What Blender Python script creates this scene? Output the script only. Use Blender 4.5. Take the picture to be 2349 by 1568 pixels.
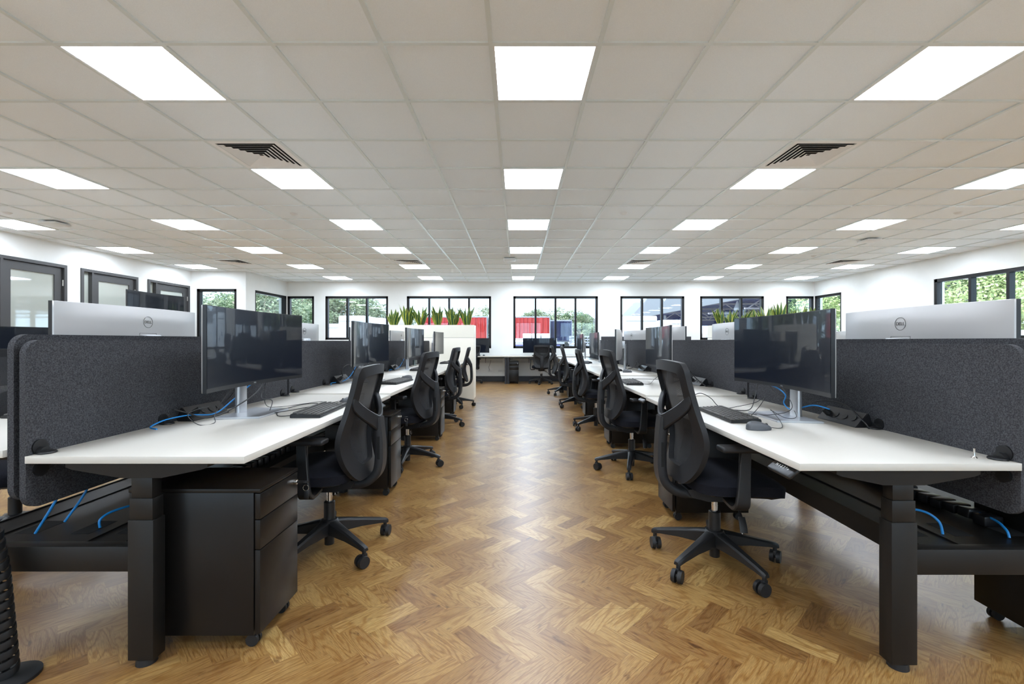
import bpy, bmesh, math, random
from mathutils import Vector, Matrix
PI = math.pi
R = math.radians
random.seed(7)
sc = bpy.context.scene
for o in list(bpy.data.objects):
    bpy.data.objects.remove(o, do_unlink=True)
COL = sc.collection

# ------------------------------------------------------------------ camera
CAM_Z = 1.125
cd = bpy.data.cameras.new('camera')
cam = bpy.data.objects.new('camera', cd)
COL.objects.link(cam)
cam.location = (0, 0, CAM_Z)
cam.rotation_euler = (PI / 2, 0, 0)
cd.sensor_width = 36.0
cd.lens = 16.0
cd.shift_x = -12.0 / 2349
cd.shift_y = -2.7 / 2349
cd.clip_start = 0.05
cd.clip_end = 400
sc.camera = cam

# ------------------------------------------------------------------ light
LAMP = 26.0
SKY = 6.0
SUN = 9.0
w = bpy.data.worlds.new('world')
sc.world = w
w.use_nodes = True
bg = w.node_tree.nodes['Background']
bg.inputs[0].default_value = (0.60, 0.78, 1.0, 1)
bg.inputs[1].default_value = SKY
sd = bpy.data.lights.new('sun', 'SUN')
sd.energy = SUN
sd.angle = R(0.6)
sd.color = (1.0, 0.96, 0.9)
so = bpy.data.objects.new('sun', sd)
COL.objects.link(so)
so.rotation_euler = (R(42), 0, R(-28))
sc.view_settings.view_transform = 'Standard'
sc.view_settings.look = 'None'
sc.view_settings.exposure = 0.09
sc.view_settings.gamma = 1.0
sc.view_settings.use_curve_mapping = False

# ------------------------------------------------------------------ materials
def lin(c):
    return tuple(((v / 255) / 12.92 if v / 255 <= 0.04045 else ((v / 255 + 0.055) / 1.055) ** 2.4) for v in c)

def mat(name, rgb, rough=0.5, metal=0.0, spec=0.5, coat=0.0):
    m = bpy.data.materials.new(name)
    m.use_nodes = True
    b = m.node_tree.nodes['Principled BSDF']
    b.inputs['Base Color'].default_value = (*lin(rgb), 1)
    b.inputs['Roughness'].default_value = rough
    b.inputs['Metallic'].default_value = metal
    b.inputs['Specular IOR Level'].default_value = spec
    b.inputs['Coat Weight'].default_value = coat
    return m

class NT:
    """tiny node helper"""
    def __init__(s, m):
        s.t = m.node_tree; s.n = s.t.nodes; s.l = s.t.links
        s.b = s.n.get('Principled BSDF')
    def new(s, typ, **kw):
        n = s.n.new(typ)
        for k, v in kw.items():
            setattr(n, k, v)
        return n
    def link(s, a, b):
        s.l.new(a, b)
    def math(s, op, a, b=None, c=None):
        n = s.new('ShaderNodeMath', operation=op)
        for i, v in enumerate((a, b, c)):
            if v is None: continue
            if isinstance(v, (int, float)): n.inputs[i].default_value = v
            else: s.link(v, n.inputs[i])
        return n.outputs[0]
    def ramp(s, fac, stops):
        n = s.new('ShaderNodeValToRGB')
        el = n.color_ramp.elements
        while len(el) < len(stops): el.new(0.5)
        for e, (p, c) in zip(el, stops):
            e.position = p; e.color = (*lin(c), 1)
        s.link(fac, n.inputs[0])
        return n.outputs[0]
    def mix(s, fac, a, b, mode='MIX'):
        n = s.new('ShaderNodeMix', data_type='RGBA', blend_type=mode)
        for i, v in ((0, fac), (6, a), (7, b)):
            if isinstance(v, (int, float)): n.inputs[i].default_value = v
            elif isinstance(v, tuple): n.inputs[i].default_value = (*v, 1)
            else: s.link(v, n.inputs[i])
        return n.outputs[2]

def noisy(name, c1, c2, scale, rough=0.8, detail=3, bump=0.0, metal=0, spec=0.5, stretch=(1, 1, 1), p=(0.35, 0.65)):
    m = mat(name, c1, rough, metal, spec)
    t = NT(m)
    tc = t.new('ShaderNodeTexCoord')
    mp = t.new('ShaderNodeMapping'); mp.inputs['Scale'].default_value = stretch
    t.link(tc.outputs['Object'], mp.inputs[0])
    no = t.new('ShaderNodeTexNoise')
    no.inputs['Scale'].default_value = scale; no.inputs['Detail'].default_value = detail
    t.link(mp.outputs[0], no.inputs[0])
    t.link(t.ramp(no.outputs[0], [(p[0], c1), (p[1], c2)]), t.b.inputs['Base Color'])
    if bump:
        b = t.new('ShaderNodeBump'); b.inputs['Strength'].default_value = bump; b.inputs['Distance'].default_value = 0.002
        t.link(no.outputs[0], b.inputs['Height']); t.link(b.outputs[0], t.b.inputs['Normal'])
    return m

def floor_material():
    m = mat('herringbone_vinyl', (190, 150, 100), 0.34, coat=0.25)
    t = NT(m)
    t.b.inputs['Coat Roughness'].default_value = 0.28
    uv = t.new('ShaderNodeUVMap', uv_map='plank')
    at = t.new('ShaderNodeAttribute', attribute_name='tone')
    sx = t.new('ShaderNodeSeparateXYZ'); t.link(uv.outputs[0], sx.inputs[0])
    # broad figure: warped rings stretched along the plank
    cmb = t.new('ShaderNodeCombineXYZ')
    t.link(t.math('MULTIPLY', sx.outputs[0], 2.6), cmb.inputs[0])
    t.link(t.math('MULTIPLY', sx.outputs[1], 17.0), cmb.inputs[1])
    n1 = t.new('ShaderNodeTexNoise'); n1.inputs['Scale'].default_value = 1.0; n1.inputs['Detail'].default_value = 1.0
    n1.inputs['Distortion'].default_value = 0.35
    t.link(cmb.outputs[0], n1.inputs[0])
    ring = t.math('SINE', t.math('MULTIPLY', n1.outputs[0], 62.0))
    ring = t.math('MULTIPLY_ADD', ring, 0.5, 0.5)
    # fine fibres
    cm2 = t.new('ShaderNodeCombineXYZ')
    t.link(t.math('MULTIPLY', sx.outputs[0], 30.0), cm2.inputs[0])
    t.link(t.math('MULTIPLY', sx.outputs[1], 500.0), cm2.inputs[1])
    n2 = t.new('ShaderNodeTexNoise'); n2.inputs['Scale'].default_value = 1.0; n2.inputs['Detail'].default_value = 3
    t.link(cm2.outputs[0], n2.inputs[0])
    # knots
    cm3 = t.new('ShaderNodeCombineXYZ')
    t.link(t.math('MULTIPLY', sx.outputs[0], 9.0), cm3.inputs[0])
    t.link(t.math('MULTIPLY', sx.outputs[1], 26.0), cm3.inputs[1])
    n3 = t.new('ShaderNodeTexNoise'); n3.inputs['Scale'].default_value = 1.0; n3.inputs['Detail'].default_value = 4
    t.link(cm3.outputs[0], n3.inputs[0])
    base = t.ramp(at.outputs['Fac'], [(0.0, (124, 90, 50)), (0.3, (142, 106, 60)), (0.65, (156, 121, 71)), (1.0, (176, 143, 89))])
    ringc = t.ramp(ring, [(0.0, (222, 207, 186)), (0.25, (241, 234, 223)), (0.6, (255, 255, 255)), (1.0, (255, 255, 255))])
    fibc = t.ramp(n2.outputs[0], [(0.3, (205, 196, 184)), (0.6, (255, 255, 255))])
    knot = t.ramp(n3.outputs[0], [(0.27, (150, 128, 106)), (0.36, (255, 255, 255))])
    c = t.mix(1.0, base, ringc, 'MULTIPLY')
    c = t.mix(1.0, c, fibc, 'MULTIPLY')
    c = t.mix(0.8, c, knot, 'MULTIPLY')
    # plank joints and the sheet seam
    edge = t.new('ShaderNodeAttribute', attribute_name='edge')
    uv2 = t.new('ShaderNodeUVMap', uv_map='local')
    s2 = t.new('ShaderNodeSeparateXYZ'); t.link(uv2.outputs[0], s2.inputs[0])
    ex = t.math('MINIMUM', s2.outputs[0], t.math('SUBTRACT', PL, s2.outputs[0]))
    ey = t.math('MINIMUM', s2.outputs[1], t.math('SUBTRACT', PW, s2.outputs[1]))
    e = t.math('LESS_THAN', t.math('MINIMUM', ex, ey), 0.0007)
    c = t.mix(t.math('MULTIPLY', e, 0.35), c, lin((110, 76, 44)))
    tc = t.new('ShaderNodeTexCoord')
    s3 = t.new('ShaderNodeSeparateXYZ'); t.link(tc.outputs['Object'], s3.inputs[0])
    dy = t.math('ABSOLUTE', t.math('SUBTRACT', s3.outputs[1], t.math('MULTIPLY_ADD', s3.outputs[0], -0.012, 1.918)))
    c = t.mix(t.math('MULTIPLY', t.math('LESS_THAN', dy, 0.0011), 0.7), c, lin((100, 72, 44)))
    t.link(c, t.b.inputs['Base Color'])
    bp = t.new('ShaderNodeBump'); bp.inputs['Strength'].default_value = 0.12; bp.inputs['Distance'].default_value = 0.001
    t.link(n2.outputs[0], bp.inputs['Height']); t.link(bp.outputs[0], t.b.inputs['Normal'])
    return m

def emit(name, rgb, s):
    m = bpy.data.materials.new(name); m.use_nodes = True
    n = m.node_tree.nodes
    n.remove(n['Principled BSDF'])
    e = n.new('ShaderNodeEmission'); e.inputs[0].default_value = (*lin(rgb), 1); e.inputs[1].default_value = s
    m.node_tree.links.new(e.outputs[0], n['Material Output'].inputs[0])
    return m

def glassy(name, tint=(240, 246, 246), rough=0.02, refl=0.08, veil=None, veil_fac=0.0):
    """thin pane: straight-through light plus a fresnel reflection; veil = frosted film on it"""
    m = bpy.data.materials.new(name); m.use_nodes = True
    t = NT(m); t.n.remove(t.b)
    tr = t.new('ShaderNodeBsdfTransparent'); tr.inputs[0].default_value = (*lin(tint), 1)
    gl = t.new('ShaderNodeBsdfGlossy'); gl.inputs['Roughness'].default_value = rough
    ge = t.new('ShaderNodeNewGeometry')
    vd = t.new('ShaderNodeVectorMath', operation='DOT_PRODUCT')
    t.link(ge.outputs['Normal'], vd.inputs[0]); t.link(ge.outputs['Incoming'], vd.inputs[1])
    fr = t.math('MULTIPLY_ADD', t.math('POWER', t.math('SUBTRACT', 1.0, t.math('ABSOLUTE', vd.outputs['Value'])), 5.0), 0.9, refl * 0.5)
    mx = t.new('ShaderNodeMixShader')
    t.link(fr, mx.inputs[0])
    t.link(tr.outputs[0], mx.inputs[1]); t.link(gl.outputs[0], mx.inputs[2])
    out = mx.outputs[0]
    if veil:
        df = t.new('ShaderNodeBsdfDiffuse'); df.inputs[0].default_value = (*lin(veil), 1)
        m2 = t.new('ShaderNodeMixShader'); m2.inputs[0].default_value = veil_fac
        t.link(tr.outputs[0], m2.inputs[1]); t.link(df.outputs[0], m2.inputs[2])
        t.link(m2.outputs[0], mx.inputs[1])
    t.link(out, t.n['Material Output'].inputs[0])
    return m

def mesh_fabric():
    m = mat('chair_mesh', (20, 20, 23), 0.75)
    t = NT(m)
    tc = t.new('ShaderNodeTexCoord')
    wv = t.new('ShaderNodeTexWave', bands_direction='Z'); wv.inputs['Scale'].default_value = 75
    t.link(tc.outputs['Object'], wv.inputs[0])
    wx = t.new('ShaderNodeTexWave', bands_direction='X'); wx.inputs['Scale'].default_value = 75
    t.link(tc.outputs['Object'], wx.inputs[0])
    hole = t.math('MULTIPLY', t.math('GREATER_THAN', wv.outputs[1], 0.45), t.math('GREATER_THAN', wx.outputs[1], 0.4))
    tr = t.new('ShaderNodeBsdfTransparent')
    mx = t.new('ShaderNodeMixShader')
    t.link(t.math('MULTIPLY', hole, 0.16), mx.inputs[0])
    t.link(t.b.outputs[0], mx.inputs[1]); t.link(tr.outputs[0], mx.inputs[2])
    t.link(mx.outputs[0], t.n['Material Output'].inputs[0])
    return m

def leaf_material():
    m = mat('snake_leaf', (60, 95, 40), 0.4)
    t = NT(m)
    uv = t.new('ShaderNodeUVMap', uv_map='UVMap')
    s = t.new('ShaderNodeSeparateXYZ'); t.link(uv.outputs[0], s.inputs[0])
    d = t.math('ABSOLUTE', t.math('SUBTRACT', s.outputs[0], 0.5))
    wv = t.new('ShaderNodeTexNoise'); wv.inputs['Scale'].default_value = 9
    mp = t.new('ShaderNodeMapping'); mp.inputs['Scale'].default_value = (0.6, 3, 1)
    t.link(uv.outputs[0], mp.inputs[0]); t.link(mp.outputs[0], wv.inputs[0])
    g = t.ramp(wv.outputs[0], [(0.38, (30, 58, 30)), (0.62, (78, 116, 58))])
    c = t.mix(t.math('GREATER_THAN', d, 0.36), g, lin((186, 188, 74)))
    t.link(c, t.b.inputs['Base Color'])
    return m

def foliage(name, c1, c2):
    m = bpy.data.materials.new(name); m.use_nodes = True
    t = NT(m); t.n.remove(t.b)
    tc = t.new('ShaderNodeTexCoord')
    no = t.new('ShaderNodeTexNoise'); no.inputs['Scale'].default_value = 1.7
    t.link(tc.outputs['Object'], no.inputs[0])
    c = t.ramp(no.outputs[0], [(0.35, c1), (0.65, c2)])
    df = t.new('ShaderNodeBsdfDiffuse'); tl = t.new('ShaderNodeBsdfTranslucent')
    t.link(c, df.inputs[0]); t.link(c, tl.inputs[0])
    mx = t.new('ShaderNodeMixShader'); mx.inputs[0].default_value = 0.3
    t.link(df.outputs[0], mx.inputs[1]); t.link(tl.outputs[0], mx.inputs[2])
    t.link(mx.outputs[0], t.n['Material Output'].inputs[0])
    return m

PW = 0.0766
PL = PW * 3
M = dict(
    wall=noisy('wall_paint', (230, 230, 226), (234, 234, 230), 3, 0.75, spec=0.3),
    tile=noisy('ceiling_tile', (238, 243, 246), (243, 248, 251), 260, 0.9, spec=0.2),
    tbar=mat('ceiling_grid', (220, 226, 224), 0.3, spec=0.7),
    vent=mat('vent_white', (240, 239, 237), 0.5),
    vent_dark=mat('vent_void', (22, 22, 25), 0.9),
    lampframe=mat('lamp_frame', (225, 225, 222), 0.4),
    lamp=emit('lamp_diffuser', (228, 240, 255), LAMP),
    desk=mat('desk_top_white', (197, 192, 182), 0.33, spec=0.45),
    deskedge=mat('desk_edge', (218, 213, 205), 0.5),
    black=mat('powder_black', (21, 19, 17), 0.42, spec=0.35),
    blackb=mat('pedestal_black', (18, 16, 15), 0.30, spec=0.35),
    plastic=mat('black_plastic', (26, 26, 27), 0.42, spec=0.4),
    plastic2=mat('soft_black', (26, 26, 28), 0.48, spec=0.4),
    rubber=mat('castor_rubber', (22, 22, 23), 0.55),
    seat=noisy('seat_fabric', (15, 16, 22), (24, 25, 32), 400, 0.95, bump=0.3, spec=0.2),
    felt=noisy('felt', (47, 47, 49), (78, 78, 81), 240, 0.95, detail=5, bump=0.5, spec=0.15, p=(0.36, 0.66)),
    felt2=noisy('felt_edge', (66, 67, 70), (86, 87, 90), 200, 0.95, spec=0.15),
    mesh=mesh_fabric(),
    chrome=mat('chrome', (200, 196, 190), 0.2, 1.0),
    silver=mat('monitor_silver', (180, 178, 176), 0.40, 0.55),
    silverp=mat('stand_silver', (190, 192, 195), 0.32, 0.8),
    screen=mat('screen_glass', (9, 15, 27), 0.30, spec=0.16, coat=0.5),
    bezel=mat('bezel_black', (20, 20, 22), 0.35),
    logo=mat('logo_chrome', (120, 118, 116), 0.25, 0.9),
    key=mat('keycap', (70, 67, 62), 0.5),
    mouse=mat('mouse_grey', (82, 84, 88), 0.45),
    blue=mat('blue_cable', (28, 130, 200), 0.4),
    cable=mat('black_cable', (24, 24, 25), 0.45),
    cream=mat('cream_laminate', (238, 232, 216), 0.5),
    dark=mat('window_frame', (16, 14, 14), 0.45, spec=0.3),
    doorf=mat('door_frame', (62, 61, 61), 0.38),
    glass=glassy('window_glass'),
    doorglass=glassy('door_glass', (200, 205, 200), 0.03, 0.3, (196, 200, 190), 0.75),
    brass=mat('hinge_steel', (190, 184, 176), 0.35, 0.9),
    skirting=mat('skirting_black', (26, 27, 34), 0.4),
    white=mat('white_plastic', (224, 224, 222), 0.35),
    text=mat('white_print', (235, 235, 235), 0.5),
    leaf=leaf_material(),
    soil=mat('soil', (60, 45, 35), 0.9),
    water=glassy('drinking_glass', (232, 238, 236), 0.02, 0.2),
    red=mat('curtain_red', (128, 5, 3), 0.5),
    navy=mat('curtain_blue', (24, 30, 62), 0.5),
    truck=mat('truck_white', (190, 190, 196), 0.4),
    steel=mat('galvanised', (120, 120, 128), 0.6),
    roofgrey=mat('fascia_grey', (112, 110, 114), 0.8),
    shed=mat('shed_navy', (60, 62, 105), 0.7),
    trusss=mat('truss_grey', (150, 140, 145), 0.7),
    tarmac=noisy('yard_concrete', (150, 148, 145), (175, 172, 168), 0.6, 0.9),
    glassd=mat('vehicle_glass', (30, 36, 42), 0.1),
    trunk=mat('bark', (150, 135, 120), 0.9),
    fol1=foliage('foliage_grey_green', (88, 98, 78), (168, 172, 140)),
    fol2=foliage('foliage_yellow', (140, 152, 104), (216, 220, 164)),
    fol3=foliage('foliage_dark', (64, 80, 60), (130, 146, 104)),
    orange=mat('orange_paint', (225, 110, 50), 0.5),
    seam=mat('recess_shade', (8, 8, 8), 0.9),  # near-black that stands in for the shade inside openings
)
M['floor'] = floor_material()

# ------------------------------------------------------------------ mesh builder
class MB:
    def __init__(s):
        s.bm = bmesh.new()
    def box(s, c, d, rot=None, bev=0.0, seg=2, taper=None):
        r = bmesh.ops.create_cube(s.bm, size=1.0)
        vs = r['verts']
        for v in vs:
            v.co = Vector((v.co.x * d[0], v.co.y * d[1], v.co.z * d[2]))
            if taper and v.co.z > 0:
                v.co.x *= taper[0]; v.co.y *= taper[1]
        if bev:
            es = list({e for v in vs for e in v.link_edges})
            rr = bmesh.ops.bevel(s.bm, geom=es, offset=bev, segments=seg, affect='EDGES', profile=0.5)
            vs = list({v for f in rr['faces'] for v in f.verts} | {v for v in vs if v.is_valid})
        for v in vs:
            co = v.co
            if rot is not None: co = rot @ co
            v.co = co + Vector(c)
        return s
    def b2(s, x0, x1, y0, y1, z0, z1, bev=0.0, seg=2):
        return s.box(((x0 + x1) / 2, (y0 + y1) / 2, (z0 + z1) / 2), (abs(x1 - x0), abs(y1 - y0), abs(z1 - z0)), bev=bev, seg=seg)
    def poly(s, pts):
        vs = [s.bm.verts.new(p) for p in pts]
        return s.bm.faces.new(vs)
    def prism(s, pts, vec):
        vec = Vector(vec)
        a = [s.bm.verts.new(p) for p in pts]
        b = [s.bm.verts.new(Vector(p) + vec) for p in pts]
        n = len(pts)
        s.bm.faces.new(a); s.bm.faces.new(b[::-1])
        for i in range(n):
            s.bm.faces.new((a[i], b[i], b[(i + 1) % n], a[(i + 1) % n]))
        return s
    def cyl(s, p0, p1, r0, r1=None, n=20, cap=True, sq=1.0):
        p0, p1 = Vector(p0), Vector(p1)
        r1 = r0 if r1 is None else r1
        ax = (p1 - p0).normalized()
        up = Vector((0, 0, 1)) if abs(ax.z) < 0.9 else Vector((1, 0, 0))
        u = ax.cross(up).normalized(); v = ax.cross(u).normalized()
        if abs(ax.z) > 0.9: u, v = Vector((1, 0, 0)), Vector((0, 1, 0))
        A, B = [], []
        for i in range(n):
            t = 2 * PI * i / n
            dd = u * math.cos(t) + v * math.sin(t) * sq
            A.append(s.bm.verts.new(p0 + dd * r0)); B.append(s.bm.verts.new(p1 + dd * r1))
        for i in range(n):
            j = (i + 1) % n
            s.bm.faces.new((A[i], A[j], B[j], B[i]))
        if cap:
            s.bm.faces.new(A[::-1]); s.bm.faces.new(B)
        return s
    def lathe(s, prof, c=(0, 0, 0), n=24, sy=1.0):
        rings = []
        for r, z in prof:
            rings.append([s.bm.verts.new((c[0] + r * math.cos(2 * PI * i / n), c[1] + sy * r * math.sin(2 * PI * i / n), c[2] + z)) for i in range(n)])
        for a, b in zip(rings, rings[1:]):
            for i in range(n):
                j = (i + 1) % n
                s.bm.faces.new((a[i], a[j], b[j], b[i]))
        s.bm.faces.new(rings[0][::-1]); s.bm.faces.new(rings[-1])
        return s
    def torus(s, c, R_, r, axis='Y', n=28, m=8, a0=0, a1=2 * PI):
        rings = []
        full = abs(a1 - a0 - 2 * PI) < 1e-4
        cnt = n if full else n + 1
        for i in range(cnt):
            t = a0 + (a1 - a0) * i / n
            ring = []
            for j in range(m):
                q = 2 * PI * j / m
                rr = R_ + r * math.cos(q); h = r * math.sin(q)
                if axis == 'Y': p = (rr * math.cos(t), h, rr * math.sin(t))
                elif axis == 'Z': p = (rr * math.cos(t), rr * math.sin(t), h)
                else: p = (h, rr * math.cos(t), rr * math.sin(t))
                ring.append(s.bm.verts.new(Vector(p) + Vector(c)))
            rings.append(ring)
        for i in range(n):
            a, b = rings[i], rings[(i + 1) % cnt]
            for j in range(m):
                k = (j + 1) % m
                s.bm.faces.new((a[j], a[k], b[k], b[j]))
        return s
    def tube(s, pts, r, n=8, sm=5):
        pts = [Vector(p) for p in pts]
        if sm and len(pts) > 2:
            out = []
            for i in range(len(pts) - 1):
                p0 = pts[max(i - 1, 0)]; p1 = pts[i]; p2 = pts[i + 1]; p3 = pts[min(i + 2, len(pts) - 1)]
                for k in range(sm):
                    t = k / sm
                    out.append(0.5 * ((2 * p1) + (p2 - p0) * t + (2 * p0 - 5 * p1 + 4 * p2 - p3) * t * t + (3 * p1 - p0 - 3 * p2 + p3) * t ** 3))
            out.append(pts[-1]); pts = out
        prev = None; rings = []
        ref = Vector((0, 0, 1))
        for i, p in enumerate(pts):
            d = (pts[min(i + 1, len(pts) - 1)] - pts[max(i - 1, 0)])
            if d.length < 1e-7: d = Vector((0, 0, 1))
            d.normalize()
            u = ref.cross(d)
            if u.length < 1e-3: u = Vector((1, 0, 0)).cross(d)
            u.normalize(); v = d.cross(u).normalized(); ref = v
            rings.append([s.bm.verts.new(p + (u * math.cos(2 * PI * j / n) + v * math.sin(2 * PI * j / n)) * r) for j in range(n)])
        for a, b in zip(rings, rings[1:]):
            for j in range(n):
                k = (j + 1) % n
                s.bm.faces.new((a[j], a[k], b[k], b[j]))
        s.bm.faces.new(rings[0][::-1]); s.bm.faces.new(rings[-1])
        return s
    def ribbon(s, pts, widths, thick, axis='X', sm=5):
        """strip of given width (along axis) and thickness following pts"""
        pts = [Vector(p) for p in pts]
        if not isinstance(widths, (list, tuple)): widths = [widths] * len(pts)
        if len(pts) > 2:
            out, ow = [], []
            for i in range(len(pts) - 1):
                p0 = pts[max(i - 1, 0)]; p1 = pts[i]; p2 = pts[i + 1]; p3 = pts[min(i + 2, len(pts) - 1)]
                for k in range(sm):
                    t = k / sm
                    out.append(0.5 * ((2 * p1) + (p2 - p0) * t + (2 * p0 - 5 * p1 + 4 * p2 - p3) * t * t + (3 * p1 - p0 - 3 * p2 + p3) * t ** 3))
                    ow.append(widths[i] + (widths[i + 1] - widths[i]) * t)
            out.append(pts[-1]); ow.append(widths[-1]); pts, widths = out, ow
        A = Vector((1, 0, 0)) if axis == 'X' else (Vector((0, 0, 1)) if axis == 'Z' else Vector((0, 1, 0)))
        rings = []
        for i, p in enumerate(pts):
            d = (pts[min(i + 1, len(pts) - 1)] - pts[max(i - 1, 0)]).normalized()
            nn = d.cross(A).normalized()
            a = A if axis == 'X' else nn.cross(d).normalized()
            hw = widths[i] / 2; ht = thick / 2
            rings.append([s.bm.verts.new(p + a * sx * hw + nn * sy * ht) for sx, sy in ((-1, -.6), (-.85, -1), (.85, -1), (1, -.6), (1, .6), (.85, 1), (-.85, 1), (-1, .6))])
        for a, b in zip(rings, rings[1:]):
            for j in range(8):
                k = (j + 1) % 8
                s.bm.faces.new((a[j], a[k], b[k], b[j]))
        s.bm.faces.new(rings[0][::-1]); s.bm.faces.new(rings[-1])
        return s
    def grid(s, f, nu, nv, uv=False):
        vs = [[s.bm.verts.new(f(i / nu, j / nv)) for j in range(nv + 1)] for i in range(nu + 1)]
        lay = s.bm.loops.layers.uv.get('UVMap') or (s.bm.loops.layers.uv.new('UVMap') if uv else None)
        for i in range(nu):
            for j in range(nv):
                fc = s.bm.faces.new((vs[i][j], vs[i + 1][j], vs[i + 1][j + 1], vs[i][j + 1]))
                if uv:
                    for lp, (a, b) in zip(fc.loops, ((i, j), (i + 1, j), (i + 1, j + 1), (i, j + 1))):
                        lp[lay].uv = (a / nu, b / nv)
        return s
    def mesh(s, name, ang=35, flat=False):
        bmesh.ops.recalc_face_normals(s.bm, faces=s.bm.faces)
        lim = R(ang)
        for f in s.bm.faces: f.smooth = not flat
        if not flat:
            for e in s.bm.edges:
                if len(e.link_faces) == 2 and e.calc_face_angle(0) > lim: e.smooth = False
        me = bpy.data.meshes.new(name)
        s.bm.to_mesh(me); s.bm.free()
        return me
    def build(s, name, m, parent=None, **k):
        me = s.mesh(name, **k)
        me.materials.append(M[m] if isinstance(m, str) else m)
        return obj(name, me, parent)

def obj(name, me, parent=None):
    o = bpy.data.objects.new(name, me)
    COL.objects.link(o)
    if parent: o.parent = parent
    return o

def tag(o, label, cat, group=None, kind=None):
    o['label'] = label; o['category'] = cat
    if group: o['group'] = group
    if kind: o['kind'] = kind
    return o

def thing(name, label, cat, loc=(0, 0, 0), rz=0.0, group=None):
    o = obj(name, None)
    o.location = loc; o.rotation_euler = (0, 0, rz)
    return tag(o, label, cat, group)

def struct(o):
    o['kind'] = 'structure'
    return o

def copy_tree(o, parent=None):
    c = o.copy(); COL.objects.link(c)
    if parent: c.parent = parent
    for ch in [x for x in bpy.data.objects if x.parent == o]:
        copy_tree(ch, c)
    return c

KIDS = {}
def dup(root, loc, rz, label, group=None):
    c = copy_tree(root)
    c.location = loc; c.rotation_euler = (0, 0, rz)
    c['label'] = label
    if group: c['group'] = group
    return c

def text_mesh(txt, size, depth=0.0006):
    cu = bpy.data.curves.new('lettering', 'FONT')
    cu.body = txt; cu.size = size; cu.extrude = depth; cu.align_x = 'CENTER'; cu.align_y = 'CENTER'
    o = bpy.data.objects.new('lettering', cu); COL.objects.link(o)
    dg = bpy.context.evaluated_depsgraph_get()
    me = bpy.data.meshes.new_from_object(o.evaluated_get(dg))
    bpy.data.objects.remove(o, do_unlink=True)
    return me

# ------------------------------------------------------------------ room shell
XL, XR, YB, YF, CZ = -7.66, 8.23, 12.61, -4.6, 2.759
AX, AY = -6.38, 10.70           # alcove corner on the left
T = 0.22
WZ0, WZ1 = 0.917, 2.361

def wall_with_holes(name, p0, p1, holes, nrm, z0=0.0, z1=CZ + 0.25):
    """p0->p1 along the inner face, holes = (s0, s1, z0, z1) in metres along it, nrm = outward"""
    p0, p1, nrm = Vector((*p0, 0)), Vector((*p1, 0)), Vector((*nrm, 0))
    L = (p1 - p0).length; d = (p1 - p0).normalized()
    xs = sorted({0, L, *[h[0] for h in holes], *[h[1] for h in holes]})
    zs = sorted({z0, z1, *[h[2] for h in holes], *[h[3] for h in holes]})
    mb = MB()
    for a, b in zip(xs, xs[1:]):
        for c, e in zip(zs, zs[1:]):
            mx, mz = (a + b) / 2, (c + e) / 2
            if any(h[0] < mx < h[1] and h[2] < mz < h[3] for h in holes): continue
            A = p0 + d * a; B = p0 + d * b
            mb.prism([(A.x, A.y, c), (B.x, B.y, c), (B.x, B.y, e), (A.x, A.y, e)], nrm * T)
    bmesh.ops.remove_doubles(mb.bm, verts=mb.bm.verts, dist=1e-5)
    # drop the internal partition faces
    seen = {}
    for f in mb.bm.faces:
        k = tuple(round(v, 4) for v in f.calc_center_median())
        seen.setdefault(k, []).append(f)
    dead = [f for fs in seen.values() if len(fs) > 1 for f in fs]
    bmesh.ops.delete(mb.bm, geom=dead, context='FACES')
    return struct(mb.build(name, 'wall', flat=True))

def window(name, p0, p1, z0, z1, inward, n, glasspane=True, ends=(True, True)):
    """framed window between p0 and p1 (on the inner wall face), n panes"""
    p0, p1, inw = Vector((*p0, 0)), Vector((*p1, 0)), Vector((*inward, 0))
    d = (p1 - p0); L = d.length; d.normalize()
    e = struct(obj(name, None)); e.location = (*((p0 + p1) / 2).xy, z0)
    off = Vector(e.location)
    fd, fw = 0.10, 0.062
    back = -inw * (fd + 0.015)
    def bar(mb, s0, s1, za, zb, dep=fd, o=Vector((0, 0, 0))):
        A = p0 + d * s0 + back + o; B = p0 + d * s1 + back + o
        mb.prism([(A.x - off.x, A.y - off.y, za - off.z), (B.x - off.x, B.y - off.y, za - off.z), (B.x - off.x, B.y - off.y, zb - off.z), (A.x - off.x, A.y - off.y, zb - off.z)], inw * dep)
    mb = MB()
    bar(mb, 0, L, z1 - fw, z1); bar(mb, 0, L, z0, z0 + fw)
    bar(mb, 0, fw, z0, z1); bar(mb, L - fw, L, z0, z1)
    mb.build('window_frame', 'dark', e, flat=True)
    pw = (L - 2 * fw) / n
    for i in range(1, n):
        mb = MB(); bar(mb, fw + pw * i - 0.026, fw + pw * i + 0.026, z0 + fw, z1 - fw)
        mb.build('mullion', 'dark', e, flat=True)
    for i in range(n):
        a, b = fw + pw * i + 0.02, fw + pw * (i + 1) - 0.02
        mb = MB()
        A = p0 + d * a - inw * 0.07 - off; B = p0 + d * b - inw * 0.07 - off
        mb.prism([(A.x, A.y, z0 + fw - off.z), (B.x, B.y, z0 + fw - off.z), (B.x, B.y, z1 - fw - off.z), (A.x, A.y, z1 - fw - off.z)], inw * 0.004)
        mb.build('window_pane', 'glass', e, flat=True)
    return e

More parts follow.
